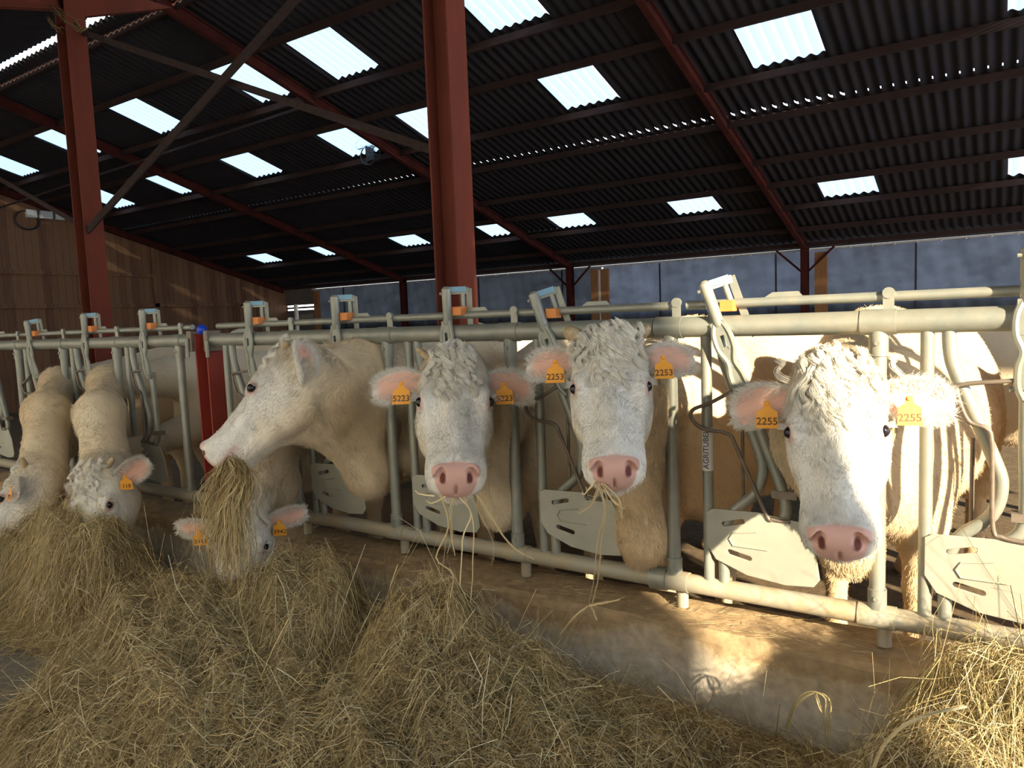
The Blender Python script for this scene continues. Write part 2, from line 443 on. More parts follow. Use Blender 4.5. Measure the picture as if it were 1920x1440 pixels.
# far wall: tarpaulin above grey panels
m = MB()
for k in range(9):
    x0 = -16.45 + k * 2.32
    pts_n = 24
    for i in range(pts_n):
        pass
def tarp_mesh(x0, x1):
    nx, nz = int((x1 - x0) * 22), 24
    xs = np.linspace(x0, x1, nx); zs = np.linspace(1.55, 2.695, nz)
    X, Z = np.meshgrid(xs, zs)
    Y = 11.62 + 0.018 * np.sin(X * 7 + 2 * np.sin(Z * 3 + X)) + 0.012 * np.sin(X * 23 + Z * 4) + 0.02 * np.abs(np.sin(X * PI / 2.32))
    V = np.stack([X, Y, Z], -1).reshape(-1, 3)
    i = np.arange(nz - 1)[:, None] * nx + np.arange(nx - 1)[None]
    i = i.ravel(); return V, np.stack([i, i + 1, i + nx + 1, i + nx], -1)
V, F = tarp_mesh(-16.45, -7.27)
tag(link_mesh('tarpaulin', V, F, M['tarp'], smooth=True), 'stained tarpaulin toned darker for weak backlight on the far wall, left of the pair of timber posts', 'tarpaulin')
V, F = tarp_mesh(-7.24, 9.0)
tag(link_mesh('tarpaulin', V, F, M['tarp_backlit'], smooth=True), 'blue tarpaulin toned paler for stronger backlight on the far wall, right of the pair of timber posts', 'tarpaulin')
m = MB(); m.box((-3.75, 11.72, 2.775), (25.5, 0.03, 0.085)); trim(m, M['black'])
m = MB(); m.box((-3.75, 11.75, 0.85), (25.5, 0.08, 1.7)); tag(m.build('wall_back', M['panelgrey']), kind='structure')
m = MB()
for k in range(8): m.box((-15.2 + k * 2.32, 11.60, 2.1), (0.03, 0.015, 1.15))
trim(m, M['black'])
m = MB(); m.tube([(-16.45, 11.56, 2.70), (9.0, 11.56, 2.705)], 0.016, 8)
for k in range(56): m.sphere((-16.3 + k * 0.35, 11.54, 2.68), 0.014, 8, 6)
tag(m.build('curtain_rail', M['pole'], smooth=True), 'pale rail with hanging rings along the top of the far tarpaulin', 'rail')
for x0, x1, lab in ((-7.46, -7.29, 'orange timber post left of the white pipe at the far wall'), (-7.22, -7.05, 'orange timber post right of the white pipe at the far wall'),
                    (-2.89, -2.68, 'orange timber post beside the dark steel post behind the rightmost cow'),
                    (-11.75, -11.55, 'yellowish timber post just left of the middle column'), (-16.3, -16.12, 'orange timber post at the left end of the tarpaulin')):
    m = MB(); m.box(((x0 + x1) / 2, 11.52, 1.32), (x1 - x0, 0.08, 2.64)); tag(m.build('timber_post', M['woodpost']), lab, 'post')
m = MB(); m.tube([(-7.255, 11.5, 0.05), (-7.255, 11.5, 2.62)], 0.02, 8); tag(m.build('white_pipe', M['pole'], smooth=True), 'thin white upright pipe between two orange timber posts at the far wall', 'pipe')
m = MB(); m.tube([(-16.85, 11.3, 0.05), (-16.85, 11.3, 2.30)], 0.06, 12); tag(m.build('drain_pipe', M['pole'], smooth=True), 'pale drain pipe in the far left corner by bright slits', 'pipe')
m = MB()
m.box((-17.15, 11.75, 1.07), (1.25, 0.08, 2.14)); m.box((-17.15, 11.75, 2.215), (1.25, 0.06, 0.055)); m.box((-17.15, 11.75, 2.58), (1.25, 0.08, 0.57))
tag(m.build('wall_corner', M['panelgrey']), kind='structure')
# gable wall on the left
gy = [-4.2, 2.18, 11.75]
V = [(GABLE_X, -3.4, 0), (GABLE_X, 11.75, 0), (GABLE_X, 11.75, roof_z(11.75)), (GABLE_X, 2.18, roof_z(2.18)), (GABLE_X, -3.4, roof_front(-3.4))]
m = MB(); m.add(V + [(a - 0.05, b, c) for a, b, c in V], [(0, 1, 2, 3, 4), (9, 8, 7, 6, 5)] + [(i, i + 5, (i + 1) % 5 + 5, (i + 1) % 5) for i in range(5)])
tag(m.build('wall_left', M['boards']), kind='structure')
m = MB()
for z in (3.08, 2.34):
    m.box((GABLE_X + 0.05, (3.0 + (7.6 if z > 3 else 11.4)) / 2 - 1.5, z), (0.06, (7.6 if z > 3 else 11.4) - 0.0, 0.09))
for y, z0, z1 in ((5.85, 2.34, 3.08), (7.65, 0.3, 3.9), (10.1, 0.3, 2.34)):
    m.box((GABLE_X + 0.05, y, (z0 + z1) / 2), (0.06, 0.12, z1 - z0))
trim(m, M['boards'])
# junction boxes and cable loop on the gable
r = empty('junction_boxes', (GABLE_X + 0.06, 5.2, 4.3), 'row of three pale grey junction boxes high on the brown board gable', 'junction box')
for y, w in ((4.93, 0.2), (5.22, 0.26), (5.5, 0.18)):
    m = MB(); m.box((GABLE_X + 0.10, y, 4.34), (0.12, w, 0.17)); b = m.build('enclosure', M['boxgrey'], r, bevel=0.01)
    m = MB(); m.box((GABLE_X + 0.165, y, 4.34), (0.012, w * 0.7, 0.1)); m.build('lid', M['boxgrey'], b)
m = MB(); m.tube(bend([(GABLE_X + 0.08, 4.85 + 0.24 * math.sin(a), 4.2 + 0.2 * math.cos(a)) for a in np.linspace(0.5, 6.6, 14)], 4), 0.018, 8)
tag(m.build('hose_loop', M['black'], smooth=True), 'dark coiled cable hanging below the pale junction boxes', 'cable')
# dark fixture with loops beneath a skylight
r = empty('roof_fixture', (-8.42, 5.95, 4.33), 'black fixture with cable loops hanging in front of a skylight left of the middle column', 'fixture')
m = MB(); m.box((-8.42, 5.93, 4.40), (0.10, 0.10, 0.16)); m.box((-8.36, 5.93, 4.28), (0.17, 0.12, 0.10)); m.beam((-8.50, 5.93, 4.22), (-8.30, 5.93, 4.30), 0.06, 0.05); m.build('housing', M['black'], r, bevel=0.01)
m = MB(); m.tube([(-8.42 + 0.17 * math.cos(a), 5.9, 4.33 + 0.15 * math.sin(a)) for a in np.linspace(0.8, 5.6, 20)], 0.010, 6); m.build('cable_loop', M['black'], r)
m = MB(); m.tube([(-8.26 + 0.09 * math.cos(a), 5.9, 4.33 + 0.11 * math.sin(a)) for a in np.linspace(-1.6, 2.6, 14)], 0.008, 6); m.build('cable_loop', M['black'], r)
m = MB(); m.tube([(-8.60 + 0.09 * math.cos(a), 5.9, 4.52 + 0.07 * math.sin(a)) for a in np.linspace(1.6, 6.0, 14)], 0.008, 6); m.build('cable_loop', M['black'], r)
m = MB(); m.tube([(-8.45, 5.95, 4.5), (-8.45, 6.1, 4.43)], 0.015, 8); m.build('bracket', M['black'], r)

# floors, kerb
m = MB(); m.box((-3, -7.0, -0.05), (60, 14.0, 0.1)); tag(m.build('floor', M['floor']), kind='structure')
m = MB(); m.box((-6.8, 5.95, 0.0), (22, 11.7, 0.10)); tag(m.build('floor_pen', M['litter']), kind='structure')
m = MB()
n = 160
xs = np.linspace(-11, 1.6, n)
prof = [(-0.13, 0.0), (-0.12, 0.40), (-0.115, 0.425), (-0.095, 0.438), (0.02, 0.452), (0.10, 0.462), (0.16, 0.455), (0.18, 0.0)]
for i, x in enumerate(xs):
    for j, (y, z) in enumerate(prof):
        jz = 0 if z == 0 else 0.004 * math.sin(x * 13 + j * 2.1) + 0.003 * math.sin(x * 41 + j)
        m.v.append((x, y + 0.004 * math.sin(x * 9 + j), z + jz))
k = len(prof)
for i in range(n - 1):
    for j in range(k - 1): m.f.append((i * k + j, i * k + j + 1, (i + 1) * k + j + 1, (i + 1) * k + j))
m.f.append(tuple(range(k))); m.f.append(tuple((n - 1) * k + j for j in range(k - 1, -1, -1)))
tag(m.build('trim_kerb', M['kerb']), 'stained concrete feed kerb below the barrier', kind='structure')
bpy.data.objects['trim_kerb'].name = 'trim_90'

# unseen wall behind the viewer, added for light: diffusing sheet, shading edge, open bay
m = MB()
m.box(((-17.8 + 0.2) / 2, -3.37, 2.05), (18.0, 0.04, 4.1)); tag(m.build('wall_front_added', M['diffuser']), kind='structure')
m = MB(); m.box((0.55, -3.37, 2.05), (0.7, 0.05, 4.1)); m.box(((3.64 + 0.9) / 2, -3.37, 2.6), (2.74, 0.05, 5.2)); tag(m.build('wall_front_blocker', M['boards']), kind='structure')  # opaque stretch added to cut the light on the nearest cows

# ------------------------------------------------------------------ feed barrier
ZT, ZB, ZL = 1.605, 0.575, 1.690
def barrier(x0, x1, origin_x, label, posts, neck_pairs, arms, lock=None):
    r = empty('feed_barrier', (origin_x, 0, 0.47), label, 'feed barrier', None)
    def part(name, mb, mat='galv', smooth=True): return mb.build(name, M[mat], r, smooth=smooth)
    m = MB(); m.tube([(x0, 0, ZT), (x1, 0, ZT)], 0.040, 20)
    for p in posts: m.tube([(p - 0.055, 0, ZT), (p + 0.055, 0, ZT)], 0.0435, 20)
    part('top_rail', m)
    m = MB(); m.tube([(x0, 0, ZB), (x1, 0, ZB)], 0.037, 20)
    for p in posts: m.tube([(p - 0.06, 0, ZB), (p + 0.06, 0, ZB)], 0.041, 20)
    part('bottom_rail', m, 'galv_dirty')
    m = MB(); m.tube([(x0 + 0.12 if x0 > -2 else x0 + 0.03, 0.02, ZL), (x1 + (0.06 if x1 < 0 and x1 > -2 else -0.05), 0.02, ZL)], 0.0175, 14)
    for s, t in arms:   # flat cams on the locking bar beside each hook
        cx = s + (0.43 if t == 1 else 0.30)
        m.add([(cx + .05, .02, ZL + .010), (cx + .20, .02, ZL + .010), (cx + .18, .02, ZL + .034), (cx + .09, .02, ZL + .034),
               (cx + .05, .026, ZL + .010), (cx + .20, .026, ZL + .010), (cx + .18, .026, ZL + .034), (cx + .09, .026, ZL + .034)],
              [(0, 1, 2, 3), (7, 6, 5, 4), (0, 4, 5, 1), (1, 5, 6, 2), (2, 6, 7, 3), (3, 7, 4, 0)])
    part('locking_bar', m)
    for p in posts:
        m = MB(); m.tube([(p, 0, ZB - 0.03), (p, 0, ZT)], 0.026, 18)
        m.tube([(p, 0, ZT - 0.115), (p, 0, ZT - 0.03)], 0.031, 18); m.tube([(p, 0, ZB + 0.03), (p, 0, ZB + 0.10)], 0.031, 18)
        m.tube([(p, -0.02, ZT - 0.07), (p, -0.036, ZT - 0.07)], 0.009, 8); m.tube([(p, -0.02, ZB + 0.07), (p, -0.036, ZB + 0.07)], 0.009, 8)
        pst = part('post', m)
        # bracket carrying the locking bar
        m = MB(); m.beam((p + 0.03, -0.004, ZT + 0.03), (p + 0.03, -0.004, ZL + 0.015), 0.034, 0.006, up=(0, 1, 0))
        m.tube([(p + 0.03, -0.010, ZL + 0.012), (p + 0.03, 0.006, ZL + 0.012)], 0.019, 14); part('bar_bracket', m)
        m = MB(); m.tube([(p + 0.02, 0.03, 0.46), (p + 0.02, 0.03, ZB)], 0.024, 14); part('foot_peg', m, 'galv_dirty')
    for p in neck_pairs:
        m = MB(); m.tube([(p + .145, 0, ZB), (p + .145, 0, ZT)], 0.021, 14); part('upright_bar', m)
        m = MB(); m.tube(bend([(p + .205, 0, ZT), (p + .21, 0, 1.50), (p + .235, 0, 1.41), (p + .33, 0.0, 1.17), (p + .355, 0, 1.075), (p + .33, 0, 0.975), (p + .25, 0, 0.90),
                               (p + .215, 0, 0.83), (p + .205, 0, 0.75), (p + .205, 0, ZB)], 5), 0.021, 14)
        part('bent_neck_tube', m)
        # guard plate with two slots
        pl = [(.145, .885), (.145, .755), (.18, .700), (.30, .655), (.44, .640), (.54, .650), (.562, .68), (.545, .80), (.50, .885), (.34, .905), (.17, .90)]
        bm = bmesh.new()
        fr = [bm.verts.new((p + x, -0.028, z)) for x, z in pl]
        slots = [((.215, .845), (.285, .862)), ((.235, .738), (.31, .722))]
        edges = [bm.edges.new((fr[i], fr[(i + 1) % len(fr)])) for i in range(len(fr))]
        for (ax, az), (bx, bz) in slots:
            d = Vector((bx - ax, 0, bz - az)).normalized(); nrm = Vector((-d.z, 0, d.x)); ring = []
            for k in range(5): a = PI / 2 + PI * k / 4; ring.append(Vector((ax, 0, az)) + (d * math.cos(a) + nrm * math.sin(a)) * 0.009)
            for k in range(5): a = -PI / 2 + PI * k / 4; ring.append(Vector((bx, 0, bz)) + (d * math.cos(a) + nrm * math.sin(a)) * 0.009)
            vv = [bm.verts.new((p + q.x, -0.028, q.z)) for q in ring]
            edges += [bm.edges.new((vv[i], vv[(i + 1) % 10])) for i in range(10)]
        bmesh.ops.triangle_fill(bm, use_beauty=True, use_dissolve=False, edges=edges)
        ext = bmesh.ops.extrude_face_region(bm, geom=bm.faces[:])
        bmesh.ops.translate(bm, verts=[v for v in ext['geom'] if isinstance(v, bmesh.types.BMVert)], vec=(0, 0.006, 0))
        bmesh.ops.recalc_face_normals(bm, faces=bm.faces[:])
        me = bpy.data.meshes.new('guard_plate'); bm.to_mesh(me); bm.free(); me.materials.append(M['galv_plate'])
        me.transform(Matrix.Translation(-Vector(r.location)))
        g = bpy.data.objects.new('guard_plate', me); C.objects.link(g); g.parent = r
        md = g.modifiers.new('bevel', 'BEVEL'); md.width = 0.0025; md.segments = 2; md.limit_method = 'ANGLE'
        m = MB(); m.tube([(p + .34, -.031, .83), (p + .25, -.031, .815), (p + .235, -.031, .79), (p + .25, -.031, .765), (p + .38, -.031, .765)], 0.003, 6); m.build('pressed_rib', M['galv_plate'], g)
        # bent rod loop
        m = MB(); m.tube(bend([(p + .40, -.03, 1.415), (p + .25, -.03, 1.40), (p + .232, -.03, 1.375), (p + .262, -.03, 1.285), (p + .31, -.03, 1.262), (p + .328, -.03, 1.21),
                               (p + .334, -.03, .95), (p + .36, -.03, .915), (p + .42, -.03, .905)] if not any(abs(a[0] - p) < 0.01 and a[1] < 1 for a in arms) else
                              [(p + .26, -.03, 1.365), (p + .17, -.03, 1.315), (p + .10, -.03, 1.285), (p + .095, -.03, 1.25), (p + .14, -.03, 1.212), (p + .235, -.03, 1.198), (p + .27, -.03, 1.14),
                               (p + .373, -.03, .905), (p + .40, -.03, .886), (p + .46, -.03, .884)], 6), 0.0075, 10)
        part('rod_loop', m, 'rod')
        m = MB(); m.tube([(p + .275, .02, 1.22), (p + .275, .02, .90)], 0.007, 8); part('guide_rod', m, 'rod')
    for p, t in arms:
        # t = 1 locked upright, 0 open and leaning
        top = Vector((p + .155 + (.275) * t, 0, 1.765 + .05 * t)); bot = Vector((p + .455 - .02 * t, 0, .90))
        d = (bot - top).normalized(); side = Vector((0, 1, 0)).cross(d).normalized()
        if side.x < 0: side = -side
        L = (bot - top).length
        a = empty('locking_arm', tuple(top - Vector(r.location))); a.parent = r
        y1 = Vector((0, -0.035, 0)); y2 = Vector((0, 0.035, 0))
        def q(s, w=0.0, y=0.0): return top + d * s + side * w + Vector((0, y, 0))
        m = MB(); m.tube([q(-.012, 0, -.035), q(0, 0, -.035), q(.16, 0, -.035), q(.175, 0, -.035)], .02, 14, radii=[.012, .023, .022, .015])
        m.beam(q(.16, 0, -.040), q(.20, 0, -.045), .05, .012, up=(0, 1, 0))
        m.tube([q(.02, -.03, -.045), q(.02, -.018, -.045)], .007, 8); m.build('hook_tube', M['galv'], a, smooth=True)
        m = MB()   # forged link: two curving flats round an open eye
        for s in (-1, 1):
            m.tube(bend([q(.15, .012 * s, -.040), q(.20, .030 * s, -.047), q(.26, .030 * s, -.047), (q(.31, .014 * s, -.045)), q(.36, .024 * s, -.040), q(.42, .024 * s, -.03), q(.46, .010 * s, -.02)], 4), .011, 8)
        m.beam(q(.25, 0, -.045), q(.33, 0, -.043), .052, .010, up=(0, 1, 0)); m.beam(q(.15, 0, -.045), q(.205, 0, -.047), .056, .010, up=(0, 1, 0)); m.beam(q(.33, 0, -.041), q(.43, 0, -.028), .044, .010, up=(0, 1, 0)); m.beam(q(.20, .018, -.047), q(.26, .018, -.047), .018, .010, up=(0, 1, 0)); m.beam(q(.20, -.018, -.047), q(.26, -.018, -.047), .018, .010, up=(0, 1, 0))
        m.tube([q(.43, -.045, -.02), q(.43, .045, -.02)], .009, 8); m.build('forged_link', M['galv'], a, smooth=True)
        m = MB(); m.beam(q(.0, .085, .03), q(.20, .085, .03), .028, .008, up=(0, 1, 0)); m.beam(q(.01, 0, -.015), q(.01, .085, .03), .012, .03); m.beam(q(.20, .085, .03), q(.24, .10, .02), .03, .01, up=(0, 1, 0))
        m.build('latch_frame', M['galv'], a)
        m = MB(); m.beam(q(.002, .008, -.02), q(.002, .075, .022), .02, .024); m.build('top_strip', M['bluepaint'], a)
        m = MB(); m.box(q(.105, .046, .0), (.052, .05, .042)); m.build('orange_block', M['orange'], a, bevel=.003)
        m = MB(); m.tube([q(.02, .055, .02), q(.10, .055, .02)], .012, 10); m.build('spring', M['galv'], a, smooth=True)
        m = MB(); m.tube(bend([q(.42, 0, -.0), q(.60, 0, 0), q(L - .06, 0, 0), q(L + .02, -.04 - 0.02 * t, 0), q(L + .10, -.10, 0)], 5), .0205, 14); m.build('arm_tube', M['galv'], a, smooth=True)
        m = MB(); m.box(q(L - .08, 0.01, 0), (.09, .05, .028)); m.build('pivot_block', M['rod'], a)
    return r

RIGHT = barrier(-1.155, 1.30, 0, 'sunlit galvanised feed barrier on the right, around the cow tagged 2255', [-1.10, -0.355, 0.395], [-1.10, -0.355, 0.395], [(-1.10, 0), (-0.372, 1), (0.395, 1)])
MID = barrier(-4.10, -1.16, -2.6, 'galvanised locking feed barrier from the red stub post to the sunlit section', [-3.385, -2.625, -1.865], [-4.12, -3.385, -2.625, -1.865], [(-4.12, 1), (-3.385, 1), (-2.625, 1), (-1.865, 0)])
LEFT = barrier(-8.4, -4.29, -6.0, 'shaded galvanised feed barrier left of the red stub post', [-8.3, -7.56, -6.80, -6.03, -5.25, -4.47], [-7.56, -6.80, -6.03, -5.25], [(-7.56, 0), (-6.80, 0.5), (-6.03, 1), (-5.25, 1)])
# heavier flange joining the two right panels
m = MB(); m.tube([(-1.20, 0, ZB), (-1.13, 0, ZB)], 0.048, 18); tag(m.build('pipe_clamp', M['galv'], smooth=True, origin=(-1.165, 0, ZB)), 'round pipe clamp joining the bottom rails where the sunlight starts', 'clamp')
# maker sticker on the sunlit barrier
st = MB(); st.tube([(-1.10 + .145, 0, 1.045), (-1.10 + .145, 0, 1.215)], .0217, 20); sto = st.build('sticker', M['sticker'], RIGHT, smooth=True)
M4 = Matrix.Translation((-1.10 + .145, -.0226, 1.13)) @ Matrix.Rotation(PI / 2, 4, 'Y').to_4x4()
M4 = Matrix.Translation((-0.955 + 0.002, -.0228, 1.13)) @ Matrix(((0, -1, 0, 0), (0, 0, -1, 0), (1, 0, 0, 0), (0, 0, 0, 1)))
text_mesh('sticker_lettering', 'AGRITUBEL', .030, M['stickerink'], M4, sto)
# open hook post at the very right edge
# red stub post
r = empty('red_stub_post', (-4.19, 0.03, 0.44), 'short bright red steel post ending at the top rail, with a blue ball beside it', 'post')
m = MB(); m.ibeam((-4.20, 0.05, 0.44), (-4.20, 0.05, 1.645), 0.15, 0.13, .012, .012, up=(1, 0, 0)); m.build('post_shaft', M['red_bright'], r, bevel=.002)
m = MB(); m.box((-4.285, 0.0, 1.60), (.05, .10, .13)); m.box((-4.11, 0.0, 1.60), (.04, .10, .13)); m.build('rail_socket', M['rod'], r, bevel=.004)
m = MB(); m.tube([(-4.29, -.06, 1.50), (-4.29, -.06, 1.62)], .012, 8); m.tube([(-4.08, -.06, 1.50), (-4.08, -.06, 1.6)], .012, 8); m.build('bolt', M['galv'], r)
m = MB(); m.sphere((-4.165, -.03, 1.672), .032, 20, 14); tag(m.build('release_knob', M['blue'], smooth=True), 'larger glossy blue ball on top of the red stub post', 'knob')
m = MB(); m.sphere((-4.235, .03, 1.672), .018, 12, 8); m.sphere((-4.265, .03, 1.668), .014, 12, 8); m.tube([(-4.31, .03, 1.66), (-4.22, .03, 1.665)], .008, 8)
tag(m.build('chain_knob', M['blue'], smooth=True), 'small scuffed blue knob left of the larger blue ball', 'knob')

# ------------------------------------------------------------------ cattle: implicit surfaces
def pnoise(P, scale, seed):
    g = np.random.default_rng(seed); out = np.zeros(len(P))
    for o in range(3):
        for _ in range(4):
            d = g.normal(size=3); d /= np.linalg.norm(d); ph = g.uniform(0, 6.28)
            out += np.sin(P @ d * scale * 2 ** o * g.uniform(.7, 1.3) + ph) / 2 ** o
    return out / 5.0

def surface_nets(F, ax):
    xs, ys, zs = ax
    neg = F < 0
    nx, ny, nz = F.shape
    c = np.zeros((nx - 1, ny - 1, nz - 1), np.uint8)
    offs = [(i, j, k) for i in (0, 1) for j in (0, 1) for k in (0, 1)]
    for i, j, k in offs: c += neg[i:nx - 1 + i, j:ny - 1 + j, k:nz - 1 + k]
    act = (c > 0) & (c < 8)
    I, J, K = np.nonzero(act)
    idx = -np.ones(act.shape, np.int32); idx[I, J, K] = np.arange(len(I))
    pos = np.zeros((len(I), 3)); cnt = np.zeros(len(I))
    for a in range(8):
        for b in range(a + 1, 8):
            oa, ob = offs[a], offs[b]
            if sum(abs(p - q_) for p, q_ in zip(oa, ob)) != 1: continue
            fa = F[I + oa[0], J + oa[1], K + oa[2]]; fb = F[I + ob[0], J + ob[1], K + ob[2]]
            m_ = (fa < 0) != (fb < 0)
            t = np.where(m_, fa / np.where(fa == fb, 1, fa - fb), 0)
            A = np.stack([xs[I + oa[0]], ys[J + oa[1]], zs[K + oa[2]]], -1); B = np.stack([xs[I + ob[0]], ys[J + ob[1]], zs[K + ob[2]]], -1)
            pos += np.where(m_[:, None], A + (B - A) * t[:, None], 0); cnt += m_
    pos /= cnt[:, None]
    faces = []
    for d in range(3):
        e = [0, 0, 0]; e[d] = 1
        n0 = neg[:nx - e[0], :ny - e[1], :nz - e[2]]; n1 = neg[e[0]:, e[1]:, e[2]:]
        sl = [slice(1, -1)] * 3; sl[d] = slice(0, None)
        cr_ = (n0 != n1)
        a_, b_ = [q_ for q_ in range(3) if q_ != d]
        # restrict to interior in the two other axes
        mask = np.zeros_like(cr_)
        s = [slice(None)] * 3; s[a_] = slice(1, cr_.shape[a_] - 1); s[b_] = slice(1, cr_.shape[b_] - 1)
        mask[tuple(s)] = cr_[tuple(s)]
        P = np.array(np.nonzero(mask))
        def cell(da, db):
            Q = P.copy(); Q[a_] -= da; Q[b_] -= db
            return idx[Q[0], Q[1], Q[2]]
        q4 = np.stack([cell(1, 1), cell(0, 1), cell(0, 0), cell(1, 0)], -1)
        flip = n0[P[0], P[1], P[2]]
        if d == 1: flip = ~flip
        q4 = np.where(flip[:, None], q4, q4[:, ::-1])
        faces.append(q4[(q4 >= 0).all(1)])
    return pos, np.concatenate(faces)

class Field:
    def __init__(s): s.pr = []
    # frame: (O, A) with A rows = local axes scaled so that local = (P - O) @ A.T
    def ell(s, c, r, k=.04, frame=None, sub=False, rot=None): s.pr.append(('e', np.array(c, float), np.array(r, float), k, frame, sub, rot))
    def cap(s, a, b, ra, rb, k=.04, frame=None, lat=None, latax=0): s.pr.append(('c', np.array(a, float), np.array(b, float), (ra, rb, lat, latax), k, frame))
    def mesh(s, fine_lo, fine_hi, lo, hi, hf, hc):
        ax = []
        for d in range(3):
            pts = [lo[d]]
            while pts[-1] < hi[d]:
                x = pts[-1]
                if fine_lo[d] <= x <= fine_hi[d]: h = hf
                else:
                    dist = (fine_lo[d] - x) if x < fine_lo[d] else (x - fine_hi[d])
                    h = min(hc, hf + max(dist, 0) * 0.25)
                    if x < fine_lo[d]: h = min(h, max(fine_lo[d] - x, hf))
                pts.append(x + h)
            ax.append(np.array(pts))
        F = np.full([len(a) for a in ax], 1.0, np.float32)
        for p in s.pr:
            frame = p[4] if p[0] == 'e' else p[5]
            k = p[3] if p[0] == 'e' else p[4]
            O, A = frame if frame is not None else (np.zeros(3), np.eye(3))
            Ai = np.linalg.inv(A)
            if p[0] == 'e': cs = [p[1]]; rad = p[2].max()
            else: cs = [p[1], p[2]]; rad = max(p[3][0], p[3][1])
            cw = np.array([O + Ai @ c_ for c_ in cs]); rw = (rad + k) * np.abs(np.linalg.eigvals(Ai @ Ai.T)).max() ** .5 + .03
            l = cw.min(0) - rw; h = cw.max(0) + rw
            sl = [slice(max(0, np.searchsorted(ax[d], l[d]) - 1), np.searchsorted(ax[d], h[d]) + 1) for d in range(3)]
            X, Y, Z = np.meshgrid(ax[0][sl[0]], ax[1][sl[1]], ax[2][sl[2]], indexing='ij')
            if X.size == 0: continue
            Lc = [(A[i, 0] * (X - O[0]) + A[i, 1] * (Y - O[1]) + A[i, 2] * (Z - O[2])).astype(np.float32) for i in range(3)]
            scale = 1.0 / np.linalg.norm(A[0])
            if p[0] == 'e':
                q_ = [Lc[i] - p[1][i] for i in range(3)]
                if p[6] is not None:
                    R_ = p[6]; q_ = [R_[i, 0] * q_[0] + R_[i, 1] * q_[1] + R_[i, 2] * q_[2] for i in range(3)]
                k0 = np.sqrt(sum((q_[i] / p[2][i]) ** 2 for i in range(3))); k1 = np.sqrt(sum((q_[i] / p[2][i] ** 2) ** 2 for i in range(3))) + 1e-6
                D = k0 * (k0 - 1) / k1 * scale
                if p[5]:
                    f = F[tuple(sl)]; D = -D; hh = np.clip(.5 - .5 * (D - f) / -k, 0, 1) if False else None
                    F[tuple(sl)] = -smin(-f, -D, k); continue
            else:
                ra, rb, lat, la = p[3]; a, b = p[1].copy(), p[2].copy(); q_ = list(Lc)
                if lat:
                    q_[la] = q_[la] / lat; a[la] /= lat; b[la] /= lat
                ba = b - a; q_ = [q_[i] - a[i] for i in range(3)]; bb = max(ba @ ba, 1e-9)
                t = np.clip(sum(q_[i] * ba[i] for i in range(3)) / bb, 0, 1)
                D = (np.sqrt(sum((q_[i] - t * ba[i]) ** 2 for i in range(3))) - (ra + (rb - ra) * t)) * scale
            F[tuple(sl)] = smin(F[tuple(sl)], D, k)
        return surface_nets(F, ax)
def smin(a, b, k):
    h = np.maximum(k - np.abs(a - b), 0) / k
    return np.minimum(a, b) - h * h * k * .25

def rotuw(deg):   # rotation in the u-w plane
    a = math.radians(deg); return np.array([[math.cos(a), 0, math.sin(a)], [0, 1, 0], [-math.sin(a), 0, math.cos(a)]])

def head_field(f, fr, jaw=0.0):
    """u along the face to the nose, v sideways, w out of the forehead"""
    e = lambda c, r, k=.035, **kw: f.ell(c, r, k, fr, **kw)
    cp = lambda a, b, ra, rb, k=.035, **kw: f.cap(a, b, ra, rb, k, fr, **kw)
    e((.09, 0, -.045), (.14, .125, .11)); e((.16, 0, -.012), (.15, .130, .072)); e((.005, 0, .0), (.07, .095, .062), .05)
    for s in (-1, 1):
        e((.217, .104 * s, .020), (.056, .036, .034), .03)            # orbit
        e((.220, .088 * s, -.115), (.125, .058, .112), .05)            # masseter
        cp((.15, .080 * s, -.210), (.44, .044 * s, -.128), .045, .038, .05)   # jaw bone
        cp((.25, .090 * s, -.028), (.45, .058 * s, -.036), .036, .038, .035)     # cheek line
        e((.512, .064 * s, -.030), (.074, .044, .060), .04)           # fleshy upper lip
        e((.556, .053 * s, .030), (.034, .033, .036), .022)           # nostril wing
    cp((.16, 0, .002), (.50, 0, .012), .062, .044, .035)                # nasal bridge
    e((.40, 0, -.06), (.17, .075, .075), .05)
    e((.520, 0, -.010), (.068, .090, .066), .03); e((.560, 0, .012), (.036, .062, .046), .02)
    e((.490, 0, -.128 - jaw), (.076, .062, .042), .03); e((.535, 0, -.035), (.058, .076, .062), .03); e((.548, 0, -.028), (.056, .082, .068), .025); e((.538, 0, -.108 - jaw), (.050, .054, .034), .02)                # chin
    for s in (-1, 1):
        f.ell((.580, .054 * s, .046), (.030, .016, .032), .008, fr, sub=True, rot=np.array([[1, 0, 0], [0, math.cos(.5 * s), math.sin(.5 * s)], [0, -math.sin(.5 * s), math.cos(.5 * s)]]))
        f.ell((.588, .070 * s, .022), (.022, .014, .009), .008, fr, sub=True)
        f.ell((.230, .142 * s, .016), (.024, .014, .015), .012, fr, sub=True)  # eye socket
    f.ell((.565, 0, -.078 - jaw * .6), (.085, .105, .005 + jaw * .3), .010, fr, sub=True)  # mouth line
    f.ell((.600, 0, -.012), (.008, .005, .03), .01, fr, sub=True)     # philtrum

def unit(v): v = np.array(v, float); return v / np.linalg.norm(v)

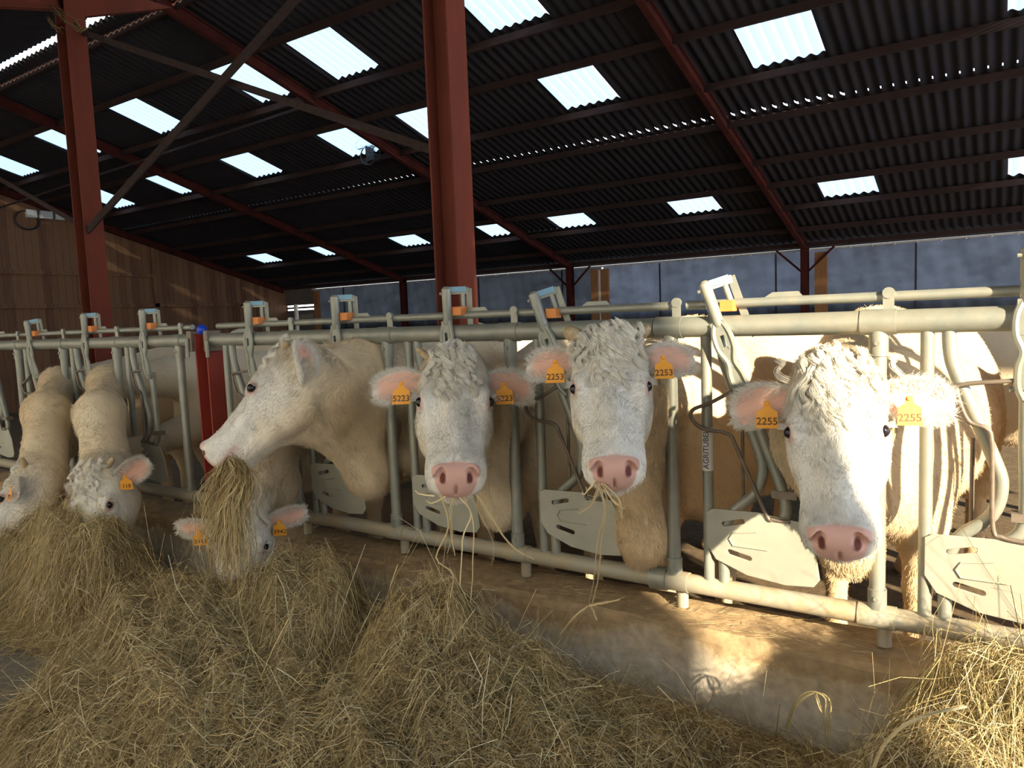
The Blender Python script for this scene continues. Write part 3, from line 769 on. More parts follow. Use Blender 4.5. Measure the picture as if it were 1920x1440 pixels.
def ear_mesh(fr_pt, axis, opening, length, width, cup=.5):
    ns, nt = 22, 15
    axis = unit(axis); opening = np.array(opening, float); opening = unit(opening - axis * (opening @ axis)); side = np.cross(axis, opening)
    inner, outer = [], []
    for i in range(ns):
        s = i / (ns - 1)
        w = width * .5 * (0.34 + .66 * math.sin(min(1, s / .55) * PI / 2)) if s < .55 else width * .5 * math.sqrt(max(0, 1 - ((s - .55) / .45) ** 2.3))
        w = max(w, .002)
        for j in range(nt):
            t = -1 + 2 * j / (nt - 1)
            curl = cup * (1 - .55 * s)
            x = math.sin(t * (1 + curl * .6)) / math.sin(1 + curl * .6) * w; dz = (1 - math.cos(t * (1.0 + curl * .8))) * w * curl * 1.6
            droop = -.10 * length * s * s
            p = fr_pt + axis * (s * length) + side * x + opening * (dz + droop)
            th = .008 * math.sin(math.acos(max(-1, min(1, t * .98)))) * (1 - .5 * s) + .0012
            inner.append(p + opening * th * .3); outer.append(p - opening * th)
    V = np.array(inner + outer); n = ns * nt; F = []
    for i in range(ns - 1):
        for j in range(nt - 1):
            a = i * nt + j; F.append((a, a + 1, a + nt + 1, a + nt)); F.append((n + a, n + a + nt, n + a + nt + 1, n + a + 1))
    for i in range(ns - 1):
        a = i * nt; b = a + nt - 1; F.append((a, a + nt, n + a + nt, n + a)); F.append((b, n + b, n + b + nt, b + nt))
    for j in range(nt - 1):
        a = (ns - 1) * nt + j; F.append((a, a + 1, n + a + 1, n + a))
    return V, np.array(F), n, (axis, opening, side)

def strands_obj(name, roots, dirs, length, cols, parent, npt=4, r0=.0011, r1=.0003, droop=.0, wave=None, curl=None, mat='hair'):
    """hair curves; roots/dirs Nx3, length N, cols Nx3"""
    N = len(roots); base = np.array(world_loc(parent))
    t = np.linspace(0, 1, npt)[None, :, None]
    P = roots[:, None] + dirs[:, None] * (t * length[:, None, None])
    P[..., 2] -= (t[..., 0] ** 2) * droop * length[:, None]
    if curl is not None: P = P + curl * (t if curl.ndim == 3 else t)
    cu = bpy.data.hair_curves.new(name); cu.add_curves([npt] * N)
    cu.points.foreach_set('position', (P - base).astype(np.float32).ravel())
    cu.points.foreach_set('radius', np.tile(np.linspace(r0, r1, npt), N).astype(np.float32))
    a = cu.attributes.new('Col', 'FLOAT_COLOR', 'POINT')
    c4 = np.ones((N, npt, 4), np.float32); c4[..., :3] = cols[:, None]; a.data.foreach_set('color', c4.ravel())
    cu.materials.append(M[mat])
    o = bpy.data.objects.new(name, cu); C.objects.link(o); o.parent = parent
    return o

CREAM = np.array([.74, .655, .49]); WHITE = np.array([.80, .785, .735]); TAN = np.array([.60, .40, .19]); PINK = np.array([.64, .39, .33]); DIRT = np.array([.34, .24, .14])

def cow(idx, label, P, Mz, face, gap, shoulder, hip, tagno, seed, tan=.3, ears=None, scale=None, gapz=1.25, hf=.0065, horns=(), curls=0, coat=1.0, eartags=(1, -1), body=True, jaw=0.0,
        neckr=(.13, .135, .145), throat=None, crest=None, tagsize=1.0, ear_len=.225, mid=None, earw=.13):
    P = np.array(P, float); Mz = np.array(Mz, float)
    S = scale or np.linalg.norm(Mz - P) / .60
    U = unit(Mz - P); W = np.array(face, float); W = unit(W - U * (W @ U)); Vv = np.cross(W, U)   # v = cow's left
    A = np.stack([U, Vv, W]) / S; fr = (P, A)
    loc = lambda u, v, w: P + S * (u * U + v * Vv + w * W)
    f = Field(); head_field(f, fr, jaw)
    hb = loc(.04, 0, -.10); th = loc(.20, 0, -.13)
    g = np.array([gap[0], gap[1], gapz]); sh = np.array(shoulder, float); hp = np.array(hip, float)
    md = np.array(mid, float) if mid is not None else (hb + g) / 2 + np.array([0, 0, .02])
    r1, r2, r3 = neckr
    f.cap(hb, md, r1 * S, r2, .09); f.cap(md, g, r2, r3, .09); f.cap(g, sh, r3, .23, .12)
    tt = np.array(throat, float) if throat is not None else g + np.array([0, -.02, -.30])
    f.cap(th, tt, .055 * S, .06, .14); f.cap(tt, sh + np.array([0, 0, -.38]), .065, .16, .14)
    f.cap((md + tt) / 2, md, .07, r2 * .9, .10)
    f.cap(g, tt, r3 * .85, .065, .12)
    if crest: f.cap(md + np.array([0, .08, .08]), g + np.array([0, 0, crest]), r2 * .8, .10, .10); f.cap(g + np.array([0, 0, crest]), sh, .10, .2, .12)
    if body:
        d = unit(np.array([hp[0] - sh[0], hp[1] - sh[1], 0])); lat = np.array([-d[1], d[0], 0])
        Fr = np.stack([lat, d, [0, 0, 1]])
        L_ = np.linalg.norm((hp - sh)[:2]); c0 = np.array([sh[0], sh[1], 0])
        bf = (c0, Fr)
        zt = sh[2]
        f.ell((0, L_ * .50, zt - .35), (.35, L_ * .72, .40), .15, bf)
        f.ell((0, L_ * .02, zt - .30), (.27, .34, .44), .15, bf); f.ell((0, .02, zt - .02), (.12, .30, .16), .14, bf)
        f.ell((0, L_ * .98, zt - .26), (.28, .34, .36), .15, bf); f.cap((0, .1, zt + .02), (0, L_ * 1.02, zt + .0), .13, .13, .15, bf)
        for s in (-1, 1):
            f.ell((.17 * s, L_ * .0, zt - .55), (.10, .15, .24), .1, bf)
            f.cap((.17 * s, .0, zt - .65), (.16 * s, -.01, .50), .085, .055, .07, bf); f.cap((.16 * s, -.01, .50), (.16 * s, 0, .12), .05, .045, .04, bf); f.ell((.16 * s, -.03, .09), (.06, .08, .05), .03, bf)
            f.ell((.17 * s, L_ * .98, zt - .50), (.13, .22, .30), .1, bf)
            f.cap((.18 * s, L_ * .94, zt - .75), (.17 * s, L_ * 1.08, .62), .10, .06, .07, bf); f.cap((.17 * s, L_ * 1.08, .62), (.17 * s, L_ * 1.04, .12), .052, .045, .04, bf); f.ell((.17 * s, L_ * 1.01, .09), (.06, .08, .05), .03, bf)
        f.cap((0, L_ + .30, zt - .06), (0, L_ + .40, zt - .55), .035, .022, .04, bf); f.ell((0, L_ + .40, zt - .72), (.045, .045, .17), .03, bf)
    hp_pts = np.array([loc(u, v, w) for u in (-.09, .66) for v in (-.16, .16) for w in (-.22, .09)])
    flo, fhi = hp_pts.min(0), hp_pts.max(0)
    allp = np.array([hb, g, sh, tt, md]); lo = np.minimum(flo, allp.min(0) - .30); hi = np.maximum(fhi, allp.max(0) + .30)
    if body:
        ex_ = np.array([hp + d * .5 + lat * .45, hp + d * .5 - lat * .45, sh - d * .45 + lat * .45, sh - d * .45 - lat * .45]); lo = np.minimum(lo, ex_.min(0)); hi = np.maximum(hi, ex_.max(0)); lo[2] = .0; hi[2] = max(hi[2], sh[2] + .3)
    V, F = f.mesh(flo, fhi, lo, hi, hf, .024)
    # keep the bumps of the hide
    # vertex normals
    def normals(V, F):
        fn = np.cross(V[F[:, 2]] - V[F[:, 0]], V[F[:, 3]] - V[F[:, 1]]); vn = np.zeros_like(V)
        for c_ in range(4): np.add.at(vn, F[:, c_], fn)
        return vn / (np.linalg.norm(vn, axis=1, keepdims=True) + 1e-12), fn
    vn, fn = normals(V, F)
    Lh = (V - P) @ A.T
    inhead = (Lh[:, 0] > -.12) & (Lh[:, 0] < .7) & (np.abs(Lh[:, 1]) < .2) & (Lh[:, 2] > -.25)
    V = V + vn * (pnoise(V, 9, seed)[:, None] * np.where(inhead, .0015, .010)[:, None])
    # hide colour
    def hide(Pw):
        L = (Pw - P) @ A.T; u, v, w = L.T
        n1 = pnoise(Pw, 5, seed + 1); n2 = pnoise(Pw, 16, seed + 2)
        t = np.clip(tan + .35 * n1 + .15 * n2, 0, 1)[:, None]
        c = CREAM * (1 - t) + TAN * t
        # lower, dustier parts of the body
        low = np.clip((1.25 - Pw[:, 2]) / .8, 0, 1)[:, None] * np.clip((Pw[:, 1] + .2) / .5, 0, 1)[:, None]
        c = c * (1 - .55 * low) + (TAN * .85 + DIRT * .15) * .55 * low
        dk = np.clip((pnoise(Pw, 7, seed + 5) - .45) * 2, 0, 1)[:, None] * low
        c = c * (1 - .6 * dk) + DIRT * .6 * dk
        hd = np.clip((u + .12) / .2, 0, 1) * np.clip((.2 - np.abs(v)) / .05, 0, 1) * (u < .7) * np.clip((w + .24) / .1, 0, 1); hd = hd[:, None]
        wh = WHITE * (1 - .22 * np.clip(n2 + .2, 0, 1)[:, None]) * np.array([1, 1, 1]) + 0
        yel = np.clip(1 - np.abs(u - .04) / .14, 0, 1)[:, None] * .5
        wh = wh * (1 - yel) + CREAM * yel
        ck = np.clip((-w - .03) / .12, 0, 1)[:, None] * .5; wh = wh * (1 - ck) + CREAM * ck
        c = c * (1 - hd) + wh * hd
        # pink nose, lips and eye rims
        def pk(c, m_, col=PINK): m_ = np.clip(m_, 0, 1)[:, None]; return c * (1 - m_) + col * m_
        nose = np.clip((u - (.533 - .006 * np.cos(np.clip(v / .05, -1.5, 1.5) * 2))) / .008, 0, 1) * np.clip((1.0 - (np.abs(v) / (.077 + .40 * np.clip(w - .01, -.05, .03))) ** 4 - np.clip((-.005 - w) / .055, 0, 2) ** 4) / .35, 0, 1)
        c = pk(c, nose, PINK * (1 + .12 * n2[:, None]))
        lip = np.exp(-((w + .078) / .013) ** 2) * (u > .47); c = pk(c, lip * .7, PINK * .9 + .05)
        for s in (-1, 1):
            dn = np.sqrt(((u - .580) / 1.2) ** 2 + ((v - (.054 - .35 * (.046 - w)) * s)) ** 2 + ((w - .038) / 1.7) ** 2)
            c = pk(c, (0.0195 - dn) / .005, np.array([.13, .035, .03]))
            de = np.sqrt(((u - .231) / 1.35) ** 2 + ((v - .134 * s) / 1.2) ** 2 + (w - .022) ** 2)
            c = pk(c, (.033 - de) / .010 * .8, PINK * .78); c = pk(c, (.018 - de) / .003, np.array([.06, .03, .03]))
        return np.clip(c, .01, .95), hd[:, 0], nose
    cols, hd, nose = hide(V)
    o = link_mesh('cow', V, F, M['cow'], smooth=True, cols=cols)
    base = Vector((float(V[:, 0].mean()), float(V[:, 1].mean()), 0.05))
    o.data.transform(Matrix.Translation(-base)); o.location = base
    tag(o, label, 'cow', 'cows feeding at the barrier')
    # eyes
    for s in (-1, 1):
        m = MB(); c_ = loc(.231, .1275 * s, .024); m.sphere(tuple(c_), .0200 * S, 18, 12); ob = m.build('eye', M['eye'], o, smooth=True)
        m = MB()   # lashes along the upper lid
        for q_ in np.linspace(-1, 1, 9):
            a_ = loc(.217 - .004 * q_ * q_, (.140 - .004 * q_) * s, .022 + .014 * q_); b_ = loc(.210, (.165 - .004 * q_) * s, .024 + .024 * q_)
            m.tube([tuple(a_), tuple((a_ + b_) / 2 + S * .003 * W), tuple(b_)], .0008, 4, radii=[.0012, .0009, .0003])
        m.build('eyelashes', M['sticker'], o)
    # ears
    EP = {}
    for s in (-1, 1):
        ed = ears[s] if ears else dict(axis=(.12, s, -.12), open=(.25, .15 * s, 1))
        ax_ = ed['axis'][0] * U + ed['axis'][1] * Vv + ed['axis'][2] * W; op = ed['open'][0] * U + ed['open'][1] * Vv + ed['open'][2] * W
        root = loc(*ed.get('root', (.085, .100 * s, -.035)))
        EV, EF, n, frm = ear_mesh(root, ax_, op, ear_len * S, earw * S, ed.get('cup', .5))
        ec = np.zeros((len(EV), 3)); nn = pnoise(EV, 30, seed + 9 + s)
        sv = np.tile(np.repeat(np.linspace(0, 1, 22), 15), 2); tv = np.tile(np.tile(np.linspace(-1, 1, 15), 22), 2)
        inn = np.zeros(len(EV)); inn[:n] = 1
        pink = inn * np.clip((1 - np.abs(tv)) / .25, 0, 1) * np.clip((.96 - sv) / .12, 0, 1)
        pinkc = np.array([.74, .45, .35]) * (1 + .1 * nn[:, None])
        oc = WHITE * .9 * (1 - tan * .3)
        ec = oc * (1 - pink[:, None]) + pinkc * pink[:, None]
        eo = link_mesh('ear', EV - np.array(base), EF, M['cow'], o, smooth=True, cols=np.clip(ec, 0, 1)); EP[s] = (root, EV, n, frm)
        # white hair of the ear: rim and the upper half of the inside
        k = 2200 if coat > .5 else 900
        ii = rng.integers(0, 21, k); jj = rng.integers(0, 15, k); sel = rng.random(k)
        rim = sel < .40; jj = np.where(rim, np.where(rng.random(k) < .5, 0, 14), jj)
        side2 = np.where(rng.random(k) < .35, 0, 1); side2 = np.where(rim, 0, side2)
        tj = -1 + 2 * jj / 14
        longin = (side2 == 0) & (~rim) & (np.abs(tj) > .35)
        rt = EV[side2 * n + ii * 15 + jj] + rng.normal(size=(k, 3)) * .0035
        dr = frm[0] * .8 + frm[2] * (tj * .55)[:, None] + frm[1] * np.where(side2 == 0, .35, -.25)[:, None] + rng.normal(size=(k, 3)) * .22
        dr[longin] = frm[0] * .6 - frm[2] * (tj[longin] * .7)[:, None] + frm[1] * .35 + rng.normal(size=(longin.sum(), 3)) * .2
        dr /= np.linalg.norm(dr, axis=1, keepdims=True)
        ln = np.where(rim, .022, np.where(longin, .032, .012)) * rng.uniform(.6, 1.3, k) * S
        keep = longin | rim | (side2 == 1)
        strands_obj('ear_hair', rt[keep], dr[keep], ln[keep], np.clip(WHITE * 1.05 * rng.uniform(.85, 1.1, (keep.sum(), 1)), 0, 1), o, 4, .0008, .0002)
    # ear tags
    if tagno:
        for s in eartags:
            root, EV, n, (a0, op, sd) = EP[s]
            L0 = ear_len * S
            c_ = EV[11 * 15 + 7] * .5 + EV[7 * 15 + 7] * .5 + op * .036 + np.array([.004, -.016, 0])
            dn = np.array([0, 0, -1.0]); nrm = unit(op * 1.0 + np.array([.30, -.55, 0]) * 1.1); dn = unit(dn - nrm * (dn @ nrm)); rt = np.cross(dn, nrm); rt = -rt if rt @ np.array([1, 0, 0]) < 0 else rt
            q = 1.22 * tagsize * S
            out = [(-.007, -.006), (.007, -.006), (.010, .012), (.026, .022), (.0290, .066), (-.0290, .066), (-.026, .022), (-.010, .012)]
            vs = []
            for th_ in (.0, .0022):
                for x, y in out: vs.append(tuple(c_ + rt * x * q + dn * (y - .0) * q + nrm * (.004 + th_)))
            k = len(out); fs = [tuple(range(k)), tuple(range(2 * k - 1, k - 1, -1))] + [(i, i + k, (i + 1) % k + k, (i + 1) % k) for i in range(k)]
            m = MB(); m.add(vs, fs); m.tube([tuple(c_ + nrm * .004), tuple(c_ + nrm * .012)], .0055 * q, 10)
            tg = m.build('ear_tag', M['tag'], o, bevel=.0006)
            dnv, rtv, nv_ = Vector(dn), Vector(rt), Vector(nrm)
            up = -dnv
            if rtv.cross(up).dot(nv_) < 0: rtv = -rtv
            org = Vector(c_) + dnv * .048 * q + nv_ * .0068
            M4 = Matrix(((rtv.x, up.x, nv_.x, org.x), (rtv.y, up.y, nv_.y, org.y), (rtv.z, up.z, nv_.z, org.z), (0, 0, 0, 1)))
            text_mesh('tag_number', tagno, .027 * q, M['ink'], M4, tg)
    # horns
    for s, hr, hl in horns:
        a_ = loc(.015, .080 * s, .015); b_ = loc(-.015 - .3 * hl, (.105 + hl * .95) * s, .03 + hl * .35); mm_ = (a_ + b_) / 2
        m = MB(); m.tube(bend([tuple(a_), tuple(mm_), tuple(b_)], 4), .02, 14, radii=list(np.array([1, 1.02, 1.02, 1.0, .96, .9, .82, .66, .38]) * hr))
        m.build('horn', M['horn'], o, smooth=True)
    # coat
    tri = np.concatenate([F[:, [0, 1, 2]], F[:, [0, 2, 3]]]); a_, b_, c3 = V[tri[:, 0]], V[tri[:, 1]], V[tri[:, 2]]
    tn = np.cross(b_ - a_, c3 - a_); ar = np.linalg.norm(tn, axis=1) / 2 + 1e-12; tn = tn / (2 * ar[:, None])
    cen = (a_ + b_ + c3) / 3; Lc_ = (cen - P) @ A.T
    ish = (Lc_[:, 0] > -.12) & (Lc_[:, 0] < .7) & (np.abs(Lc_[:, 1]) < .2) & (Lc_[:, 2] > -.26)
    neckz = (~ish) & (cen[:, 1] < .25)
    wgt = ar * np.where(ish, 1.0, np.where(neckz, .55, .12))
    # bare skin: nose, eyes
    bare = (Lc_[:, 0] > .528) & (np.abs(Lc_[:, 1]) < .088) & (Lc_[:, 2] > -.056) & ish
    for s in (-1, 1): bare |= ((Lc_[:, 0] - .229) ** 2 / 1.8 + (Lc_[:, 1] - .130 * s) ** 2 + (Lc_[:, 2] - .022) ** 2 < .027 ** 2) & ish
    wgt[bare] = 0
    N = int(85000 * coat)
    cs_ = np.cumsum(wgt); pick = np.searchsorted(cs_, rng.random(N) * cs_[-1]); pick = np.minimum(pick, len(tri) - 1)
    r1_, r2_ = np.sqrt(rng.random(N)), rng.random(N)
    rt = a_[pick] * (1 - r1_)[:, None] + b_[pick] * (r1_ * (1 - r2_))[:, None] + c3[pick] * (r1_ * r2_)[:, None]
    nm_ = tn[pick]; ih = ish[pick]; uu = Lc_[pick, 0]
    flow = np.where(ih[:, None], U[None], np.where(neckz[pick][:, None], unit(g - hb)[None] * .4 + np.array([0, 0, -.8]), np.array([0, .7, -.6])))
    sw = np.stack([pnoise(rt, 22, seed + 20 + i) for i in range(3)], -1)
    sw2 = np.stack([pnoise(rt, 70, seed + 50 + i) for i in range(3)], -1)
    dr = flow + sw * .40 + sw2 * .55 + nm_ * .22 + rng.normal(size=(N, 3)) * .10
    dr = dr - nm_ * np.minimum(0, (dr * nm_).sum(1) - .12)[:, None]; dr /= np.linalg.norm(dr, axis=1, keepdims=True)
    ridge = np.exp(-(Lc_[pick, 1] / .05) ** 2) * (Lc_[pick, 2] > 0)
    fluff = np.where(ih, .008 + .014 * np.clip((.26 - uu) / .24, 0, 1) + .008 * ridge, .019)
    ln = fluff * rng.uniform(.6, 1.4, N) * (1 + .3 * pnoise(rt, 30, seed + 30))
    cc, _, _ = hide(rt - nm_ * .0); cl_ = pnoise(rt, 75, seed + 41)[:, None]; st_ = np.clip(pnoise(rt, 6, seed + 43) - .15, 0, 1)[:, None] * np.where(ih, .25, .9)[:, None]
    cc = cc * (1 - st_ * .45) + cc * np.array([.80, .62, .40]) * st_ * .45; cc = np.clip(cc * rng.uniform(.90, 1.10, (N, 1)) * (1 + .22 * cl_), 0, .95)
    ok = np.isfinite(dr).all(1)
    strands_obj('coat', rt[ok], dr[ok], ln[ok], cc[ok], o, 3, .0008, .0003, mat='coat')
    # curly forelock between the horns and over the forehead
    if curls:
        nc = int(110 * curls); K = 34; npt = 12
        R0, CC, PP = [], [], []
        for i in range(nc):
            u0 = rng.uniform(-.05, .20); v0 = rng.normal() * .055 * (1 - .5 * max(0, u0) / .2)
            w0 = .075 + .0 * u0 - 1.6 * v0 * v0 - (0.9 * u0 * u0 if u0 < 0 else .12 * u0)
            amp = rng.uniform(.007, .016); ph = rng.uniform(0, 6.28); turns = rng.uniform(.8, 2.0); Lk = rng.uniform(.06, .13) * (1.0 if u0 < .1 else .7)
            vdir = v0 * 2.2 + rng.normal() * .35
            tone = rng.uniform(.85, 1.1)
            for k in range(K):
                t = np.linspace(0, 1, npt); j = rng.normal(size=3) * .0042
                a1 = ph + t * turns * 6.28 + rng.normal() * .2
                u_ = u0 + Lk * t * .85 + j[0] + np.cos(a1) * amp * t; v_ = v0 + vdir * Lk * t * .5 + j[1] + np.sin(a1) * amp * 1.2 * (t + .2)
                lift = w0 + .026 * np.sin(t * PI * .9) - .03 * t * t + j[2] * .6 + np.cos(a1) * amp * .5 - 1.2 * (v_ ** 2 - v0 ** 2)
                PP.append(P + S * (u_[:, None] * U + v_[:, None] * Vv + lift[:, None] * W)); CC.append(np.clip((WHITE * .8 + CREAM * .2) * 1.18 * tone * rng.uniform(.85, 1.12), 0, .95))
        PP = np.array(PP); N2 = len(PP)
        cu = bpy.data.hair_curves.new('forelock'); cu.add_curves([npt] * N2)
        cu.points.foreach_set('position', (PP - np.array(base)).astype(np.float32).ravel())
        cu.points.foreach_set('radius', np.tile(np.linspace(.0011, .0004, npt), N2).astype(np.float32))
        at = cu.attributes.new('Col', 'FLOAT_COLOR', 'POINT'); c4 = np.ones((N2, npt, 4), np.float32); c4[..., :3] = np.array(CC)[:, None]; at.data.foreach_set('color', c4.ravel())
        cu.materials.append(M['hair']); fo = bpy.data.objects.new('forelock', cu); C.objects.link(fo); fo.parent = o
    return o


ONLY = None
def want(k): return (ONLY is None) or (k in ONLY)
# facing cow, tag 5223
if want('E'):
    cow(0, 'white cow tagged 5223 facing the viewer, long straws hanging from its mouth', (-1.955, -.30, 1.49), (-1.672, -.68, 1.05), (1.9, -2.3, .25), (-2.04, 0.02), (-1.95, .62, 1.36), (-1.80, 2.0, 1.36), '5223', 11, tan=.15,
        ears={1: dict(axis=(.10, 1, -.10), open=(.3, -.05, 1)), -1: dict(axis=(.10, -1, -.10), open=(.3, .05, 1))}, gapz=1.22, curls=.8, horns=[(-1, .017, .045)], throat=(-1.975, .04, .78))
if want('F'):
    cow(1, 'tallest cow, curly forelock and two stub horns, tagged 2253, in the middle right', (-1.19, -.36, 1.565), (-1.015, -.70, 1.14), (1.15, -2.3, .2), (-1.29, 0.02), (-1.24, .62, 1.40), (-1.05, 2.05, 1.40), '2253', 23, tan=.35,
        ears={1: dict(axis=(-.10, 1, -.05), open=(.2, -.35, 1)), -1: dict(axis=(-.10, -1, -.05), open=(.2, .35, 1))}, gapz=1.25, curls=1.3, horns=[(-1, .033, .065), (1, .026, .05)], throat=(-1.235, .02, .72))
if want('G'):
    cow(2, 'sunlit cow tagged 2255 with curly head, nearest on the right', (-.44, -.32, 1.47), (-.365, -.64, .985), (.35, -2.3, .25), (-.53, 0.02), (-.44, .62, 1.42), (-.30, 2.05, 1.42), '2255', 37, tan=.35,
        ears={1: dict(axis=(.12, 1, -.10), open=(.25, -.2, 1)), -1: dict(axis=(.12, -1, -.10), open=(.25, .25, 1))}, gapz=1.20, curls=1.0, throat=(-.45, .05, .80), ear_len=.235)
if want('C'):
    cow(3, 'cow in profile facing left with a bunch of hay in its mouth', (-2.90, -.36, 1.515), (-3.13, -.72, 1.045), (-.62, -.25, .60), (-2.80, 0.0), (-2.66, .62, 1.38), (-2.56, 2.05, 1.38), None, 41, tan=.22,
        earw=.10, ear_len=.20, ears={1: dict(axis=(-.72, .35, .50), open=(-.5, .60, -.75), root=(.095, .115, -.135), cup=.95), -1: dict(axis=(.0, -1, -.3), open=(.25, 0, 1))}, gapz=1.30, curls=1.2, horns=[(1, .020, .03), (-1, .018, .03)],
        neckr=(.145, .175, .145), throat=(-2.78, -.04, .86), mid=(-2.84, -.20, 1.34), crest=.17)
if want('D'):
    cow(4, 'cow tagged 3942 with lowered head buried in hay, below the profile cow', (-3.205, -.51, .77), (-3.04, -.70, .26), (1.9, -2.0, .95), (-3.56, 0.02), (-3.60, .65, 1.32), (-3.60, 2.0, 1.36), '3942', 53, tan=.12,
        ears={1: dict(axis=(-.15, 1, .02), open=(.6, -.2, .9)), -1: dict(axis=(.05, -1, .0), open=(.7, .3, .8))}, gapz=1.12, curls=.15, throat=(-3.42, -.15, .72), neckr=(.12, .15, .18), mid=(-3.38, -.27, .98), ear_len=.24, earw=.10)
if want('B'):
    cow(5, 'cow tagged 110, head lowered, one small horn, right of the leftmost cow', (-4.58, -.54, .85), (-4.42, -.70, .36), (.5, -1.9, 1.7), (-5.42, 0.0), (-5.52, .95, 1.30), (-5.47, 2.3, 1.34), '110', 67, tan=.25, scale=1.05,
        ears={1: dict(axis=(-.45, 1, -.1), open=(.8, -.3, .6)), -1: dict(axis=(.1, -1, -.5), open=(.3, .3, 1))}, gapz=1.32, curls=.4, horns=[(1, .021, .06)], throat=(-4.95, -.28, .84), neckr=(.135, .128, .088), mid=(-4.92, -.32, 1.14), eartags=(1,), coat=.7)
if want('A'):
    cow(6, 'leftmost cow with small horn and tag 972, head half out of the picture', (-5.28, -.60, .79), (-5.30, -.96, .34), (-1.0, -.9, .9), (-6.17, 0.0), (-6.22, .95, 1.30), (-6.22, 2.3, 1.34), '972', 71, tan=.3, scale=1.03,
        ears={1: dict(axis=(.55, 1, -.2), open=(.3, .3, .9)), -1: dict(axis=(-.7, -.6, -.3), open=(.3, -.3, .8))}, gapz=1.30, curls=.3, horns=[(-1, .02, .06), (1, .02, .06)], throat=(-5.70, -.28, .84), neckr=(.135, .13, .088), mid=(-5.65, -.32, 1.12), eartags=(1,), coat=.7)
if want('X'):
    # cattle standing deeper in the pen
    cow(7, 'tan cow at the right edge, only its flank in the picture', (1.1, .55, 1.2), (1.3, .2, .85), (.3, -1, .4), (.85, .75), (.64, 1.0, 1.40), (.62, 2.3, 1.40), None, 83, tan=.75, hf=.012, coat=.5, throat=(.8, .8, 1.0))
    cow(8, 'white cow standing behind the sunlit cow with its back in the sun', (1.5, 3.3, 1.25), (2.0, 3.2, .95), (.5, -.3, 1), (1.25, 3.35), (.75, 3.4, 1.40), (-.55, 3.3, 1.40), None, 89, tan=.12, hf=.012, coat=.4, throat=(1.2, 3.35, 1.0))
    cow(9, 'pale cow standing across the pen behind the cows at far left', (-9.6, 3.5, 1.2), (-10.1, 3.3, .85), (-.5, -.3, 1), (-9.3, 3.6), (-8.8, 3.6, 1.42), (-7.3, 3.6, 1.42), None, 97, tan=.1, hf=.014, coat=.3, throat=(-9.2, 3.6, 1.0))
    cow(10, 'dusty cow standing across the pen behind the red stub post', (-3.6, 3.0, 1.25), (-3.1, 2.9, .9), (.5, -.3, 1), (-3.9, 3.0), (-4.3, 3.0, 1.40), (-5.7, 3.0, 1.40), None, 101, tan=.4, hf=.014, coat=.3, throat=(-4.0, 3.0, 1.0))

# ------------------------------------------------------------------ hay
STRAW = np.array([[.56, .44, .22], [.66, .54, .30], [.72, .62, .38], [.42, .36, .18], [.32, .23, .11], [.60, .48, .25], [.46, .34, .16]])
def ribbons(P, width, nrm_seed, cols):
    """P: N x k x 3 centre lines -> flat blades"""
    N, k, _ = P.shape; g = np.random.default_rng(nrm_seed)
    T = np.gradient(P, axis=1); T /= np.linalg.norm(T, axis=2, keepdims=True) + 1e-9
    r = g.normal(size=(N, 1, 3)); r[..., 2] *= .5; sd = np.cross(T, r); sd /= np.linalg.norm(sd, axis=2, keepdims=True) + 1e-9
    tap = np.linspace(1, .55, k)[None, :, None]
    w = width[:, None, None] * tap / 2
    V = np.stack([P - sd * w, P + sd * w], 2).reshape(-1, 3)
    b = (np.arange(N)[:, None] * k + np.arange(k - 1)[None]).ravel() * 2
    F = np.stack([b, b + 1, b + 3, b + 2], -1)
    return V, F, np.repeat(cols, 2 * k, axis=0)

